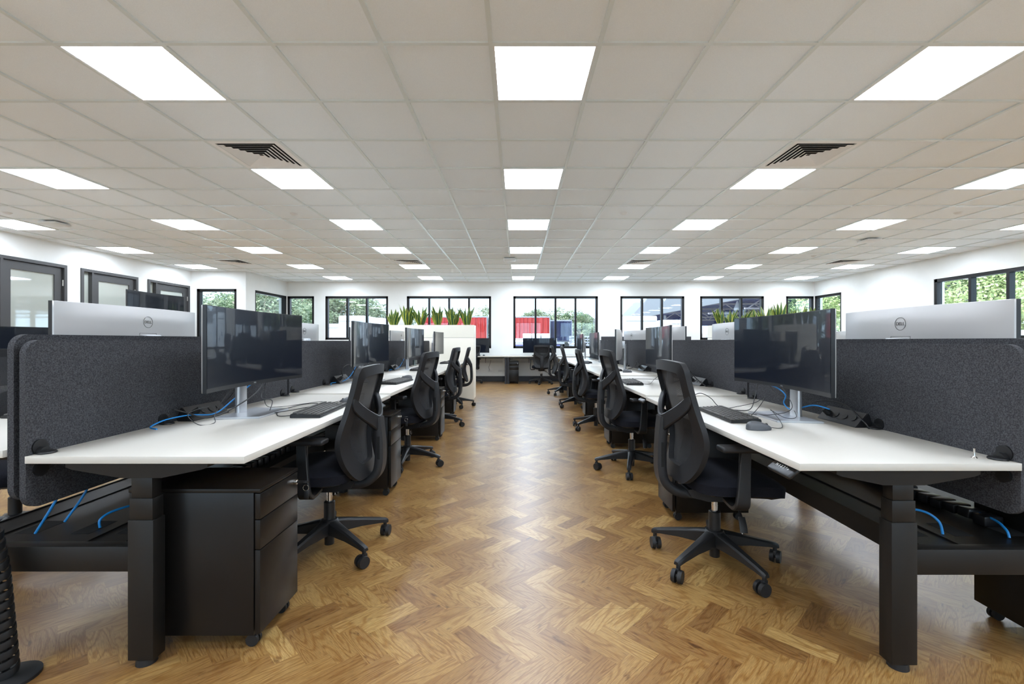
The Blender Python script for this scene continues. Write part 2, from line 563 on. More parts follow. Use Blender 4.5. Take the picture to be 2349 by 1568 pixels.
# far wall (inner face y = YB), s measured from AX
FW = [(-6.37, -5.63, 1.153), (-5.32, -3.58, 1.153), (-3.062, -0.725, WZ0), (-0.108, 2.236, WZ0), (2.857, 4.632, 1.153), (5.067, 6.836, 1.153), (7.45, 8.22, 1.153)]
wall_with_holes('wall_back', (AX - 0.0, YB), (XR, YB), [(max(a - AX, 0.0), min(b - AX, XR - AX), z, WZ1) for a, b, z in FW], (0, 1))
NP = [1, 3, 4, 4, 3, 3, 1]
for i, ((a, b, z), n) in enumerate(zip(FW, NP)):
    window('window_%d' % (i + 1), (max(a, AX), YB), (min(b, XR), YB), z, WZ1, (0, -1), n)
# alcove
wall_with_holes('wall_alcove_side', (AX, AY), (AX, YB), [(0.38, 1.90, 1.153, WZ1)], (-1, 0))
window('window_8', (AX, 11.08), (AX, YB - 0.01), 1.153, WZ1, (1, 0), 1)
wall_with_holes('wall_alcove_back', (XL, AY), (AX - T, AY), [(0.12, 1.06, 1.153, 2.346)], (0, 1))
window('window_9', (-7.54, AY), (-6.60, AY), 1.153, 2.346, (0, -1), 1)
# right wall
RW = [(11.56, 12.60, 1.153, WZ1), (6.30, 9.00, 1.153, 2.338)]
RW += [(1.2, 4.8, 1.153, 2.338), (-3.6, 0.0, 1.153, 2.338)]  # openings added out of view, for extra daylight
wall_with_holes('wall_right', (XR, YF), (XR, YB), [(a - YF, b - YF, c, e) for a, b, c, e in RW], (1, 0))
window('window_10', (XR, 11.56), (XR, YB - 0.01), 1.153, WZ1, (-1, 0), 1)
window('window_11', (XR, 6.30), (XR, 9.00), 1.153, 2.338, (-1, 0), 4)
window('window_12', (XR, 1.20), (XR, 4.80), 1.153, 2.338, (-1, 0), 5)  # this one and the next are unseen, added to let in more daylight
window('window_13', (XR, -3.60), (XR, 0.0), 1.153, 2.338, (-1, 0), 5)
for i, xa in enumerate((-6.6, -2.0, 2.8)): window('window_%d' % (14 + i), (xa, YF), (xa + 3.6, YF), 0.917, 2.361, (0, 1), 5)  # unseen windows added behind the camera to raise the daylight
# left wall with three doorways
DOORS = [(6.53, 7.73), (7.98, 9.18), (9.43, 10.63)]
DH = 2.403
wall_with_holes('wall_left', (XL, YF), (XL, AY), [(a - YF, b - YF, 0.0, DH) for a, b in DOORS], (-1, 0))
wall_with_holes('wall_front', (XL, YF), (XR, YF), [(xa - XL, xa + 3.6 - XL, 0.917, 2.361) for xa in (-6.6, -2.0, 2.8)], (0, -1))  # holes for the added daylight windows
# the small rooms behind the glazed doors
mb = MB()
mb.b2(XL - 2.6, XL - 2.5, 5.6, 11.0, 0, 2.75); mb.b2(XL - 2.5, XL - T, 5.5, 5.6, 0, 2.75); mb.b2(XL - 2.5, XL - T, 11.0, 11.1, 0, 2.75)
mb.b2(XL - 2.6, XL - T, 5.5, 11.1, 2.75, 2.85)
for y in (7.85, 9.30): mb.b2(XL - 2.5, XL - T, y - 0.05, y + 0.05, 0, 2.75)
struct(mb.build('wall_offices', 'wall', flat=True))
# skirting
mb = MB(); mb.b2(AX, XR, YB - 0.015, YB, 0, 0.15); struct(mb.build('baseboard_back', 'skirting', flat=True))
mb = MB(); mb.b2(XR - 0.015, XR, YF, YB - 0.015, 0, 0.15); struct(mb.build('baseboard_right', 'skirting', flat=True))
mb = MB()
ys = [YF] + [v for dd in DOORS for v in dd] + [AY]
for a, b in zip(ys[::2], ys[1::2]): mb.b2(XL, XL + 0.015, a, b, 0, 0.15)
struct(mb.build('baseboard_left', 'skirting', flat=True))
mb = MB(); mb.b2(XL + 0.015, AX, AY - 0.015, AY, 0, 0.15); mb.b2(AX, AX + 0.015, AY, YB, 0, 0.15)
struct(mb.build('baseboard_alcove', 'skirting', flat=True))

# doors
for i, (a, b) in enumerate(DOORS):
    e = struct(obj('door_%d' % (i + 1), None)); e.location = (XL, a, 0)
    W = b - a
    mb = MB(); f = 0.05
    mb.b2(-0.14, 0.02, 0, f, 0, DH); mb.b2(-0.14, 0.02, W - f, W, 0, DH); mb.b2(-0.14, 0.02, f, W - f, DH - f, DH)
    mb.b2(-0.14, 0.02, 0.20, 0.235, 0, DH - f)
    mb.build('door_frame', 'doorf', e, flat=True)
    mb = MB(); mb.b2(-0.055, -0.05, f, 0.20, 0.0, DH - f); mb.build('sidelight_pane', 'doorglass', e, flat=True)
    lf = MB(); y0, y1 = 0.24, W - f - 0.005; z1 = DH - f - 0.006; st = 0.125
    lf.b2(-0.06, -0.015, y0, y0 + st, 0.005, z1); lf.b2(-0.06, -0.015, y1 - st, y1, 0.005, z1)
    lf.b2(-0.06, -0.015, y0 + st, y1 - st, z1 - st, z1); lf.b2(-0.06, -0.015, y0 + st, y1 - st, 0.005, 0.28)
    lo = lf.build('door_leaf', 'doorf', e, flat=True)
    g = MB(); g.b2(-0.04, -0.034, y0 + st, y1 - st, 0.28, z1 - st); g.build('door_glass', 'doorglass', lo, flat=True)
    for z in (0.25, 1.15, 2.10):
        h = MB(); h.cyl((-0.005, y1 + 0.002, z - 0.05), (-0.005, y1 + 0.002, z + 0.05), 0.009, n=10); h.build('hinge', 'brass', e)
    h = MB(); h.tube([(-0.012, y0 + 0.06, 1.0), (0.03, y0 + 0.06, 1.0), (0.035, y0 + 0.1, 1.0), (0.035, y0 + 0.17, 1.0)], 0.008); h.build('door_handle', 'brass', e)

# ceiling
GX0, GY0 = -0.146, 2.495
def gx(i): return GX0 + 0.6 * i
def gy(j): return GY0 + 0.6 * j
mb = MB()
xs = [XL] + [gx(i) for i in range(-12, 14)] + [XR]
ys = [YF] + [gy(j) for j in range(-11, 17)] + [YB]
for x0, x1 in zip(xs, xs[1:]):
    for y0, y1 in zip(ys, ys[1:]):
        mb.poly([(x0, y0, CZ), (x1, y0, CZ), (x1, y1, CZ), (x0, y1, CZ)])
mb.b2(XL - 0.25, XR + 0.25, YF - 0.25, YB + 0.25, CZ + 0.12, CZ + 0.3)
cl = struct(mb.build('ceiling', 'tile', flat=True))
for f in cl.data.polygons: pass
mb = MB()
for x in xs[1:-1]: mb.b2(x - 0.012, x + 0.012, YF, YB, CZ - 0.010, CZ + 0.002)
for y in ys[1:-1]: mb.b2(XL, XR, y - 0.012, y + 0.012, CZ - 0.0095, CZ + 0.001)
mb.build('ceiling_grid', 'tbar', cl, flat=True)

# floor: herringbone planks, one mesh
def build_floor():
    c45 = math.sqrt(0.5)
    verts, faces, uvp, uvl, tone = [], [], [], [], []
    rnd = random.Random(3)
    x0, x1, y0, y1 = XL - 2.55, XR + 0.02, YF - 0.02, YB + 0.02
    OX, OY = -0.159 + 0.02, 1.746 + 0.0
    N = 150
    def put(u, v, w_, h_, horiz):
        cs = [(u, v), (u + w_, v), (u + w_, v + h_), (u, v + h_)]
        P = []
        for a, b in cs:
            a *= PW; b *= PW
            P.append((OX + (a + b) * c45, OY + (b - a) * c45, 0.0))
        if max(p[0] for p in P) < x0 or min(p[0] for p in P) > x1 or max(p[1] for p in P) < y0 or min(p[1] for p in P) > y1: return
        i = len(verts); verts.extend(P); faces.append((i, i + 1, i + 2, i + 3))
        ou, ov = rnd.uniform(0, 60), rnd.uniform(0, 60)
        L4 = [(0, 0), (PL, 0), (PL, PW), (0, PW)] if horiz else [(0, 0), (0, PW), (PL, PW), (PL, 0)]
        uvl.extend(L4); uvp.extend([(p + ou, q + ov) for p, q in L4])
        tone.append(min(1, max(0, rnd.gauss(0.55, 0.24))))
    for a in range(-260, 320):
        for b in range(-75, 75):
            X, Y = a + 3 * b, a - 3 * b
            put(X, Y, 3, 1, True)
            put(X - 1, Y, 1, 3, False)
    me = bpy.data.meshes.new('floor')
    me.from_pydata(verts, [], faces)
    l1 = me.uv_layers.new(name='plank'); l2 = me.uv_layers.new(name='local')
    for i, p in enumerate(uvp): l1.data[i].uv = p
    for i, p in enumerate(uvl): l2.data[i].uv = p
    at = me.attributes.new('tone', 'FLOAT', 'FACE')
    for i, t in enumerate(tone): at.data[i].value = t
    me.materials.append(M['floor'])
    return struct(obj('floor', me))
build_floor()

# ------------------------------------------------------------------ ceiling fittings
def panel_mesh():
    mb = MB()
    a, b = 0.288, 0.279
    for x0, x1, y0, y1 in ((-a, a, -a, -b), (-a, a, b, a), (-a, -b, -b, b), (b, a, -b, b)):
        mb.b2(x0, x1, y0, y1, -0.009, -0.001)
    fr = mb.mesh('lamp_frame', flat=True); fr.materials.append(M['lampframe'])
    mb = MB(); mb.b2(-b, b, -b, b, -0.006, -0.002)
    df = mb.mesh('diffuser', flat=True); df.materials.append(M['lamp'])
    return fr, df
FR, DF = panel_mesh()
rows = {0: 'the nearest row', 3: 'the second row', 6: 'the third row', 9: 'the fourth row', 12: 'the fifth row', 15: 'the row nearest the far wall', -3: 'overhead behind the photographed view', -6: 'overhead behind the photographed view', -9: 'overhead behind the photographed view'}
cols = {-12: 'far-left column', -8: 'outer left column', -4: 'inner left column', 0: 'centre column', 4: 'inner right column', 8: 'outer right column', 12: 'far-right column'}
for j in (-9, -6, -3, 0, 3, 6, 9, 12, 15):
    for i in (-12, -8, -4, 0, 4, 8, 12):
        if i == -12 and j == 15: continue
        lab = 'square white ceiling light panel, %s of %s' % (cols[i], rows[j])
        grp = 'square ceiling light panels'
        if j < 0: lab = 'square white ceiling light panel above and behind the viewer'; grp = 'ceiling light panels behind the view'
        t = thing('ceiling_light', lab, 'ceiling light', (gx(i) + 0.3, gy(j) + 0.3, CZ), 0, grp)
        obj('light_frame', FR, t); obj('diffuser', DF, t)

def vent(i, j, label):
    t = thing('ceiling_vent', label, 'air vent', (gx(i) + 0.3, gy(j) + 0.3, CZ), 0, 'square louvred ceiling vents')
    mb = MB(); mb.b2(-0.287, 0.287, -0.287, 0.287, -0.002, -0.0015); mb.build('vent_backing', 'vent_dark', t, flat=True)
    mb = MB()
    a, b = 0.287, 0.245
    for x0, x1, y0, y1 in ((-a, a, -a, -b), (-a, a, b, a), (-a, -b, -b, b), (b, a, -b, b)): mb.b2(x0, x1, y0, y1, -0.010, -0.003)
    mb.build('vent_frame', 'vent', t, flat=True)
    for k in range(6):
        ro = 0.232 - k * 0.037; ri = ro - 0.030
        mb = MB()
        for q in range(4):
            rot = Matrix.Rotation(q * PI / 2, 3, 'Z')
            P = [rot @ Vector(p) for p in ((-ro, ro, -0.016), (ro, ro, -0.016), (ri, ri, -0.0035), (-ri, ri, -0.0035))]
            P2 = [p + Vector((0, 0, 0.0012)) for p in P]
            a_ = [mb.bm.verts.new(p) for p in P]; b_ = [mb.bm.verts.new(p) for p in P2]
            mb.bm.faces.new(a_); mb.bm.faces.new(b_[::-1])
            for z in range(4): mb.bm.faces.new((a_[z], b_[z], b_[(z + 1) % 4], a_[(z + 1) % 4]))
        mb.build('louvre', 'vent', t, flat=True)
vent(-4, 2, 'large square louvred ceiling vent, the nearest on the left')
vent(4, 2, 'large square louvred ceiling vent, the nearest on the right')
vent(-4, 11, 'square louvred ceiling vent left of the centre lights, near the far wall')
vent(4, 11, 'square louvred ceiling vent right of the centre lights, near the far wall')
vent(-10, 11, 'square louvred ceiling vent near the left wall corner window')
vent(11, 11, 'square louvred ceiling vent near the right wall corner window')

def access_point(x, y, label):
    t = thing('access_point', label, 'wifi access point', (x, y, CZ), 0, 'ceiling access points')
    mb = MB(); mb.b2(-0.08, 0.08, -0.05, 0.05, -0.016, -0.0095); mb.build('mounting_plate', 'vent_dark', t)
    mb = MB(); mb.box((0, 0, -0.032), (0.24, 0.24, 0.032), bev=0.014, seg=3); mb.build('housing', 'white', t)
access_point(-0.15, 9.0, 'white ceiling access point beside the centre row of lights')
access_point(-6.35, 6.25, 'white ceiling access point at the left edge by a light panel')
access_point(5.65, 7.3, 'white ceiling access point on the right side of the ceiling')
for x, y, l in ((-2.87, 5.85, 'small round white ceiling sensor, left of centre'), (1.36, 5.82, 'small round white ceiling sensor, right of centre'), (5.62, 5.8, 'small round white ceiling sensor, far right near the third light row'), (-6.5, 5.8, 'small round white ceiling sensor, far left by an access point'), (-2.86, 10.05, 'small round white ceiling sensor left of the far vent'), (1.38, 10.05, 'small round white ceiling sensor in front of the far wall, right of centre'), (-6.0, 8.9, 'small round white ceiling sensor by the left wall vent'), (5.7, 8.75, 'small round white ceiling sensor by the right wall vent')):
    mb = MB(); mb.lathe([(0.012, -0.022), (0.03, -0.018), (0.045, -0.006), (0.05, 0.0)][::-1], n=20)
    tag(mb.build('ceiling_sensor', 'white'), l, 'smoke detector', 'round ceiling sensors').location = (x, y, CZ - 0.0005)

# ------------------------------------------------------------------ desks
ORD = ['nearest', 'second', 'third', 'fourth', 'fifth']
AX0 = 0.9326
def bay(s, A, y0, L, hf, hb, label, last=False, keypad_far=False, first=False, keytext=False):
    """back-to-back sit-stand desk pair; s = -1 left / +1 right of the aisle, A = aisle edge"""
    ox = s * A
    t = thing('sit_stand_desk', label, 'desk', (ox, y0, 0), 0, 'back-to-back office desks')
    X = lambda u: s * u
    def bx(mb, u0, u1, a, b, z0, z1, bev=0.0):
        mb.b2(min(X(u0), X(u1)), max(X(u0), X(u1)), a, b, z0, z1, bev=bev)
    for (u0, u1, h) in ((0, 0.75, hf), (0.825, 1.575, hb)):
        mb = MB(); bx(mb, u0, u1, 0.0, L - 0.003, h - 0.025, h, bev=0.0015)
        mb.build('tabletop', 'desk', t)
    ends = [0.015] + ([L - 0.07] if last else [])
    if not last: ends.append(L + 0.015 - 0.0)
    ends = [0.015, L - 0.07] if last else [0.015]
    for ya in ends:
        for (c, h, uu) in ((0.367, hf, (0.137, 0.627)), (1.575 - 0.367, hb, (1.575 - 0.627, 1.575 - 0.137))):
            lg = MB(); bx(lg, c - 0.044, c + 0.044, ya, ya + 0.055, 0.022, 0.506, 0.002)
            lo = lg.build('leg', 'black', t)
            m2 = MB(); bx(m2, c - 0.040, c + 0.040, ya + 0.003, ya + 0.052, 0.506, 0.580, 0.0015)
            m2.build('middle_tube', 'black', lo)
            m2 = MB(); bx(m2, c - 0.036, c + 0.036, ya + 0.006, ya + 0.049, 0.580, h - 0.078, 0.0015)
            m2.build('upper_tube', 'black', lo)
            m2 = MB(); m2.cyl((X(c), ya + 0.028, 0.0), (X(c), ya + 0.028, 0.022), 0.032, 0.03); m2.build('foot_disc', 'rubber', lo)
            br = MB(); zt = h - 0.0255
            P = [(uu[0], zt), (uu[0], zt - 0.016), (uu[0] + 0.02, zt - 0.024), (c - 0.07, zt - 0.053), (c + 0.07, zt - 0.053), (uu[1] - 0.02, zt - 0.024), (uu[1], zt - 0.016), (uu[1], zt)]
            br.prism([(X(a), ya + 0.002, z) for a, z in P], (0, 0.05, 0)); br.build('top_bracket', 'black', t, flat=True)
        cb = MB(); bx(cb, 0.411, 1.164, ya + 0.004, ya + 0.05, 0.327, 0.413, 0.002); cb.build('cross_beam', 'black', t)
    tr = MB(); ya, yb = 0.066, L + 0.014 - (0.085 if last else 0)
    bx(tr, 0.47, 1.105, ya, yb, 0.404, 0.4075)
    bx(tr, 0.462, 0.47, ya, yb, 0.33, 0.412); bx(tr, 1.105, 1.113, ya, yb, 0.33, 0.412)
    bx(tr, 0.60, 0.606, ya, yb, 0.407, 0.412); bx(tr, 0.97, 0.976, ya, yb, 0.407, 0.412)
    tro = tr.build('cable_tray', 'black', t, flat=True)
    for (u0, u1) in ((0.66, 0.73), (0.86, 0.94), (0.49, 0.56)):
        hm = MB(); bx(hm, u0, u1, 0.14, 0.26, 0.4076, 0.4082); hm.build('cutout_shade', 'seam', tro, flat=True)  # dark plate laid on the tray, painting the shade of a cable hole
    # drive box and rails under each top
    for (u0, u1, h) in ((0.50, 0.66, hf), (0.915, 1.075, hb)):
        mb = MB(); bx(mb, u0, u1, 0.10, L - 0.10, h - 0.058, h - 0.0255, 0.002); mb.build('under_rail', 'black', t)
    # keypad
    ky = (L - 0.30) if keypad_far else 0.045
    mb = MB()
    rot = Matrix.Rotation(s * R(-38), 3, 'Y')
    mb.box((X(0.012), ky + 0.065, hf - 0.047), (0.058, 0.135, 0.017), rot=rot, bev=0.007, seg=3)
    kp = mb.build('keypad', 'bezel', t)
    if keytext:
        me = text_mesh('M 1 2 3 ^ v', 0.017); me.materials.append(M['text'])
        o = obj('keypad_lettering', me, kp)
        # letters read from the aisle side, upside down to the viewer
        nrm = rot @ Vector((0, 0, 1)); 
        if nrm.x * s > 0: nrm = -nrm
        xa = Vector((0, -s, 0)) * 1.0
        nn = (rot @ Vector((-s * 0, 0, 1))).normalized()
        ya_ = nn.cross(xa).normalized()
        m4 = Matrix((xa, ya_, nn)).transposed().to_4x4()
        m4.translation = Vector((X(0.012), ky + 0.065, hf - 0.047)) + nn * 0.0088
        o.matrix_local = m4
    return t

def felt(s, x, y0, L, z0, z1, clips, side, label, deskh):
    """side = direction (+1/-1 in x) the clips point"""
    t = thing('felt_screen', label, 'desk screen', (x, y0, 0), 0, 'grey felt desk screens')
    mb = MB(); r = 0.05; P = []
    for cx, cz, a0 in ((L - r, z1 - r, 0), (r, z1 - r, PI / 2), (r, z0 + r, PI), (L - r, z0 + r, 1.5 * PI)):
        for k in range(9):
            a = a0 + PI / 2 * k / 8
            P.append((0, cx + r * math.cos(a), cz + r * math.sin(a)))
    mb.prism([(-0.011, y, z) for _, y, z in P], (0.022, 0, 0))
    es = [e for e in mb.bm.edges if len(e.link_faces) == 2 and e.calc_face_angle(0) > 1.2]
    bmesh.ops.bevel(mb.bm, geom=es, offset=0.003, segments=2, affect='EDGES')
    mb.build('screen_panel', 'felt', t)
    for c in clips:
        mb = MB()
        mb.cyl((side * 0.009, c, deskh + 0.022), (side * 0.016, c, deskh + 0.022), 0.027, n=24)
        mb.lathe([(0.026, 0.001), (0.027, 0.003), (0.025, 0.007), (0.015, 0.010)], c=(side * 0.036, c, deskh), n=20, sy=1.1)
        mb.cyl((side * 0.014, c, deskh + 0.004), (side * 0.034, c, deskh + 0.004), 0.020, 0.020, n=12)
        mb.cyl((side * 0.009, c, deskh - 0.055), (side * 0.020, c, deskh - 0.055), 0.024, n=24)
        mb.build('clamp', 'plastic', t)
    return t

LP, RP = 1.80, 1.83
LY, RY = 1.554, 1.532
AL, AR = 0.9326, 0.950
lh = [(0.730, 0.750), (0.740, 0.740), (0.740, 0.740), (0.740, 0.740)]
rh = [(0.712, 0.730), (0.725, 0.730), (0.735, 0.735), (0.735, 0.735), (0.735, 0.735)]
for k in range(4):
    bay(-1, AL, LY + LP * k, LP, *lh[k], '%s white-topped black-framed desk pair in the row left of the aisle' % ORD[k], last=(k == 3), keypad_far=True)
for k in range(5):
    bay(1, AR, RY + RP * k, RP, *rh[k], '%s white-topped black-framed desk pair in the row right of the aisle' % ORD[k], last=(k == 4), keytext=(k == 0))
for k in range(4):
    y = LY + LP * k + 0.004; h = lh[k]
    felt(-1, -(AL + 0.761), y, LP - 0.03, h[0] - 0.186, h[0] + 0.398 - (0.012 if k else 0), (0.045, 0.60, 1.70), 1, 'dark grey felt screen clipped to the aisle side of the %s left desk pair' % ORD[k], h[0])
    felt(-1, -(AL + 0.811), y + 0.008, LP - 0.03, h[1] - 0.186, h[1] + 0.398 - (0.012 if k else 0), (0.06, 0.62, 1.70), -1, 'dark grey felt screen clipped to the far side of the %s left desk pair' % ORD[k], h[1])
for k in range(5):
    y = RY + RP * k + 0.004; h = rh[k]
    felt(1, AR + 0.761, y, RP - 0.03, h[0] - 0.186, h[0] + 0.401 - (0.012 if k > 1 else 0), (0.05, 0.60, 1.72), -1, 'dark grey felt screen clipped to the aisle side of the %s right desk pair' % ORD[k], h[0])
    felt(1, AR + 0.811, y + 0.008, RP - 0.03, h[1] - 0.186, h[1] + 0.404, (0.06, 0.62, 1.72), 1, 'dark grey felt screen clipped to the far side of the %s right desk pair' % ORD[k], h[1])

# ------------------------------------------------------------------ pedestal
def pedestal(loc, rz, label, key=True):
    t = thing('drawer_pedestal', label, 'drawer unit', loc, rz, 'black mobile drawer pedestals')
    # local: front at y=0 facing -y, body to y=+0.47, width 0.29 (x 0..0.29)
    W, D, H = 0.285, 0.475, 0.587
    mb = MB(); mb.b2(0.002, W - 0.002, 0.024, D, 0.055, H - 0.014, bev=0.001); mb.build('carcass', 'blackb', t)
    mb = MB(); mb.b2(0, W, -0.001, D + 0.002, H - 0.013, H, bev=0.0015); mb.build('top_panel', 'blackb', t)
    for za, zb in ((0.477, 0.570), (0.368, 0.474), (0.062, 0.365)):
        mb = MB(); mb.b2(0.002, W - 0.002, 0.0, 0.019, za, zb, bev=0.0015); mb.build('drawer_front', 'blackb', t)
    mb = MB(); mb.cyl((W - 0.03, 0.0, 0.535), (W - 0.03, -0.012, 0.535), 0.011, 0.010); mb.cyl((W - 0.03, -0.012, 0.535), (W - 0.03, -0.014, 0.535), 0.007)
    lk = mb.build('lock', 'chrome', t)
    if key:
        mb = MB(); mb.b2(W - 0.0315, W - 0.0285, -0.045, -0.012, 0.530, 0.540)
        mb.lathe([(0.004, -0.002), (0.013, -0.0015), (0.013, 0.0015), (0.004, 0.002)], c=(W - 0.03, -0.048, 0.535), n=14)
        mb.build('key_head', 'plastic', lk)
        mb = MB(); mb.torus((W - 0.03, -0.048, 0.510), 0.012, 0.0012, 'X', n=20, m=6)
        mb.build('key_ring', 'chrome', lk)
        mb = MB(); mb.box((W - 0.03, -0.050, 0.480), (0.004, 0.020, 0.038), bev=0.0018); mb.build('spare_key', 'plastic', lk)
    for x in (0.04, W - 0.04):
        for y in (0.045, D - 0.05):
            mb = MB()
            mb.cyl((x - 0.016, y, 0.0225), (x - 0.004, y, 0.0225), 0.0225, n=18); mb.cyl((x + 0.004, y, 0.0225), (x + 0.016, y, 0.0225), 0.0225, n=18)
            mb.b2(x - 0.012, x + 0.012, y - 0.016, y + 0.016, 0.030, 0.056, bev=0.002)
            mb.build('castor', 'rubber', t)
    return t
# left row: fronts face +x -> rotate +90 deg; local x runs to world +y
ped0 = pedestal((-0.933, 1.650, 0), PI / 2, 'black three-drawer pedestal with keys in its lock under the nearest left desk')
PEDL = [(3.285, -0.912, 'black three-drawer pedestal under the second left desk, behind the nearest left chair'), (5.11, -0.860, 'black three-drawer pedestal under the third left desk'), (6.76, -0.945, 'black three-drawer pedestal under the fourth left desk, near the planter')]
for y, x, l in PEDL: dup(ped0, (x, y, 0), PI / 2, l)
# right row: fronts face -x -> local x runs to world -y
PEDR = [(3.115, 0.965, 'black three-drawer pedestal behind the base of the nearest right chair'), (5.03, 0.96, 'black three-drawer pedestal under the second right desk'), (6.80, 0.974, 'black three-drawer pedestal with a lighter sheen under the third right desk'), (8.80, 0.96, 'black three-drawer pedestal under the fourth right desk'), (10.45, 0.97, 'black three-drawer pedestal under the fifth right desk')]
for y, x, l in PEDR: dup(ped0, (x, y, 0), -PI / 2, l)
dup(ped0, (2.365, 1.885 - 0.285, 0), PI / 2, 'black drawer pedestal under the outer desk at the lower right corner')
dup(ped0, (-0.245, 11.905, 0), 0, 'slim black pedestal under the desk along the far wall')

# ------------------------------------------------------------------ chair
def offset_loop(P, d):
    n = len(P); out = []
    for i in range(n):
        a, b, c = Vector(P[i - 1]), Vector(P[i]), Vector(P[(i + 1) % n])
        t = (c - a).normalized(); nn = Vector((-t.y, t.x))
        dd = d(b) if callable(d) else d
        out.append(b + nn * dd)
    return out

def interp(tab, z):
    if z <= tab[0][0]: return tab[0][1]
    for (a, fa), (b, fb) in zip(tab, tab[1:]):
        if z <= b:
            u = (z - a) / (b - a)
            return fa + (fb - fa) * u
    return tab[-1][1]
WID = [(0.440, 0.150), (0.47, 0.180), (0.52, 0.206), (0.60, 0.224), (0.68, 0.224), (0.78, 0.208), (0.88, 0.203), (0.98, 0.203), (1.01, 0.199)]
YPR = [(0.440, -0.212), (0.48, -0.196), (0.54, -0.178), (0.62, -0.168), (0.70, -0.177), (0.80, -0.200), (0.90, -0.225), (1.01, -0.250)]

def smoothed(tab, n=6):
    out = []
    for i in range(len(tab) - 1):
        P = [Vector(tab[min(max(i + q, 0), len(tab) - 1)]) for q in (-1, 0, 1, 2)]
        for k in range(n):
            t = k / n
            p = 0.5 * ((2 * P[1]) + (P[2] - P[0]) * t + (2 * P[0] - 5 * P[1] + 4 * P[2] - P[3]) * t * t + (3 * P[1] - P[0] - 3 * P[2] + P[3]) * t ** 3)
            out.append((p.x, p.y))
    return out + [tab[-1]]
WID = smoothed(WID)
YPR = smoothed(YPR)

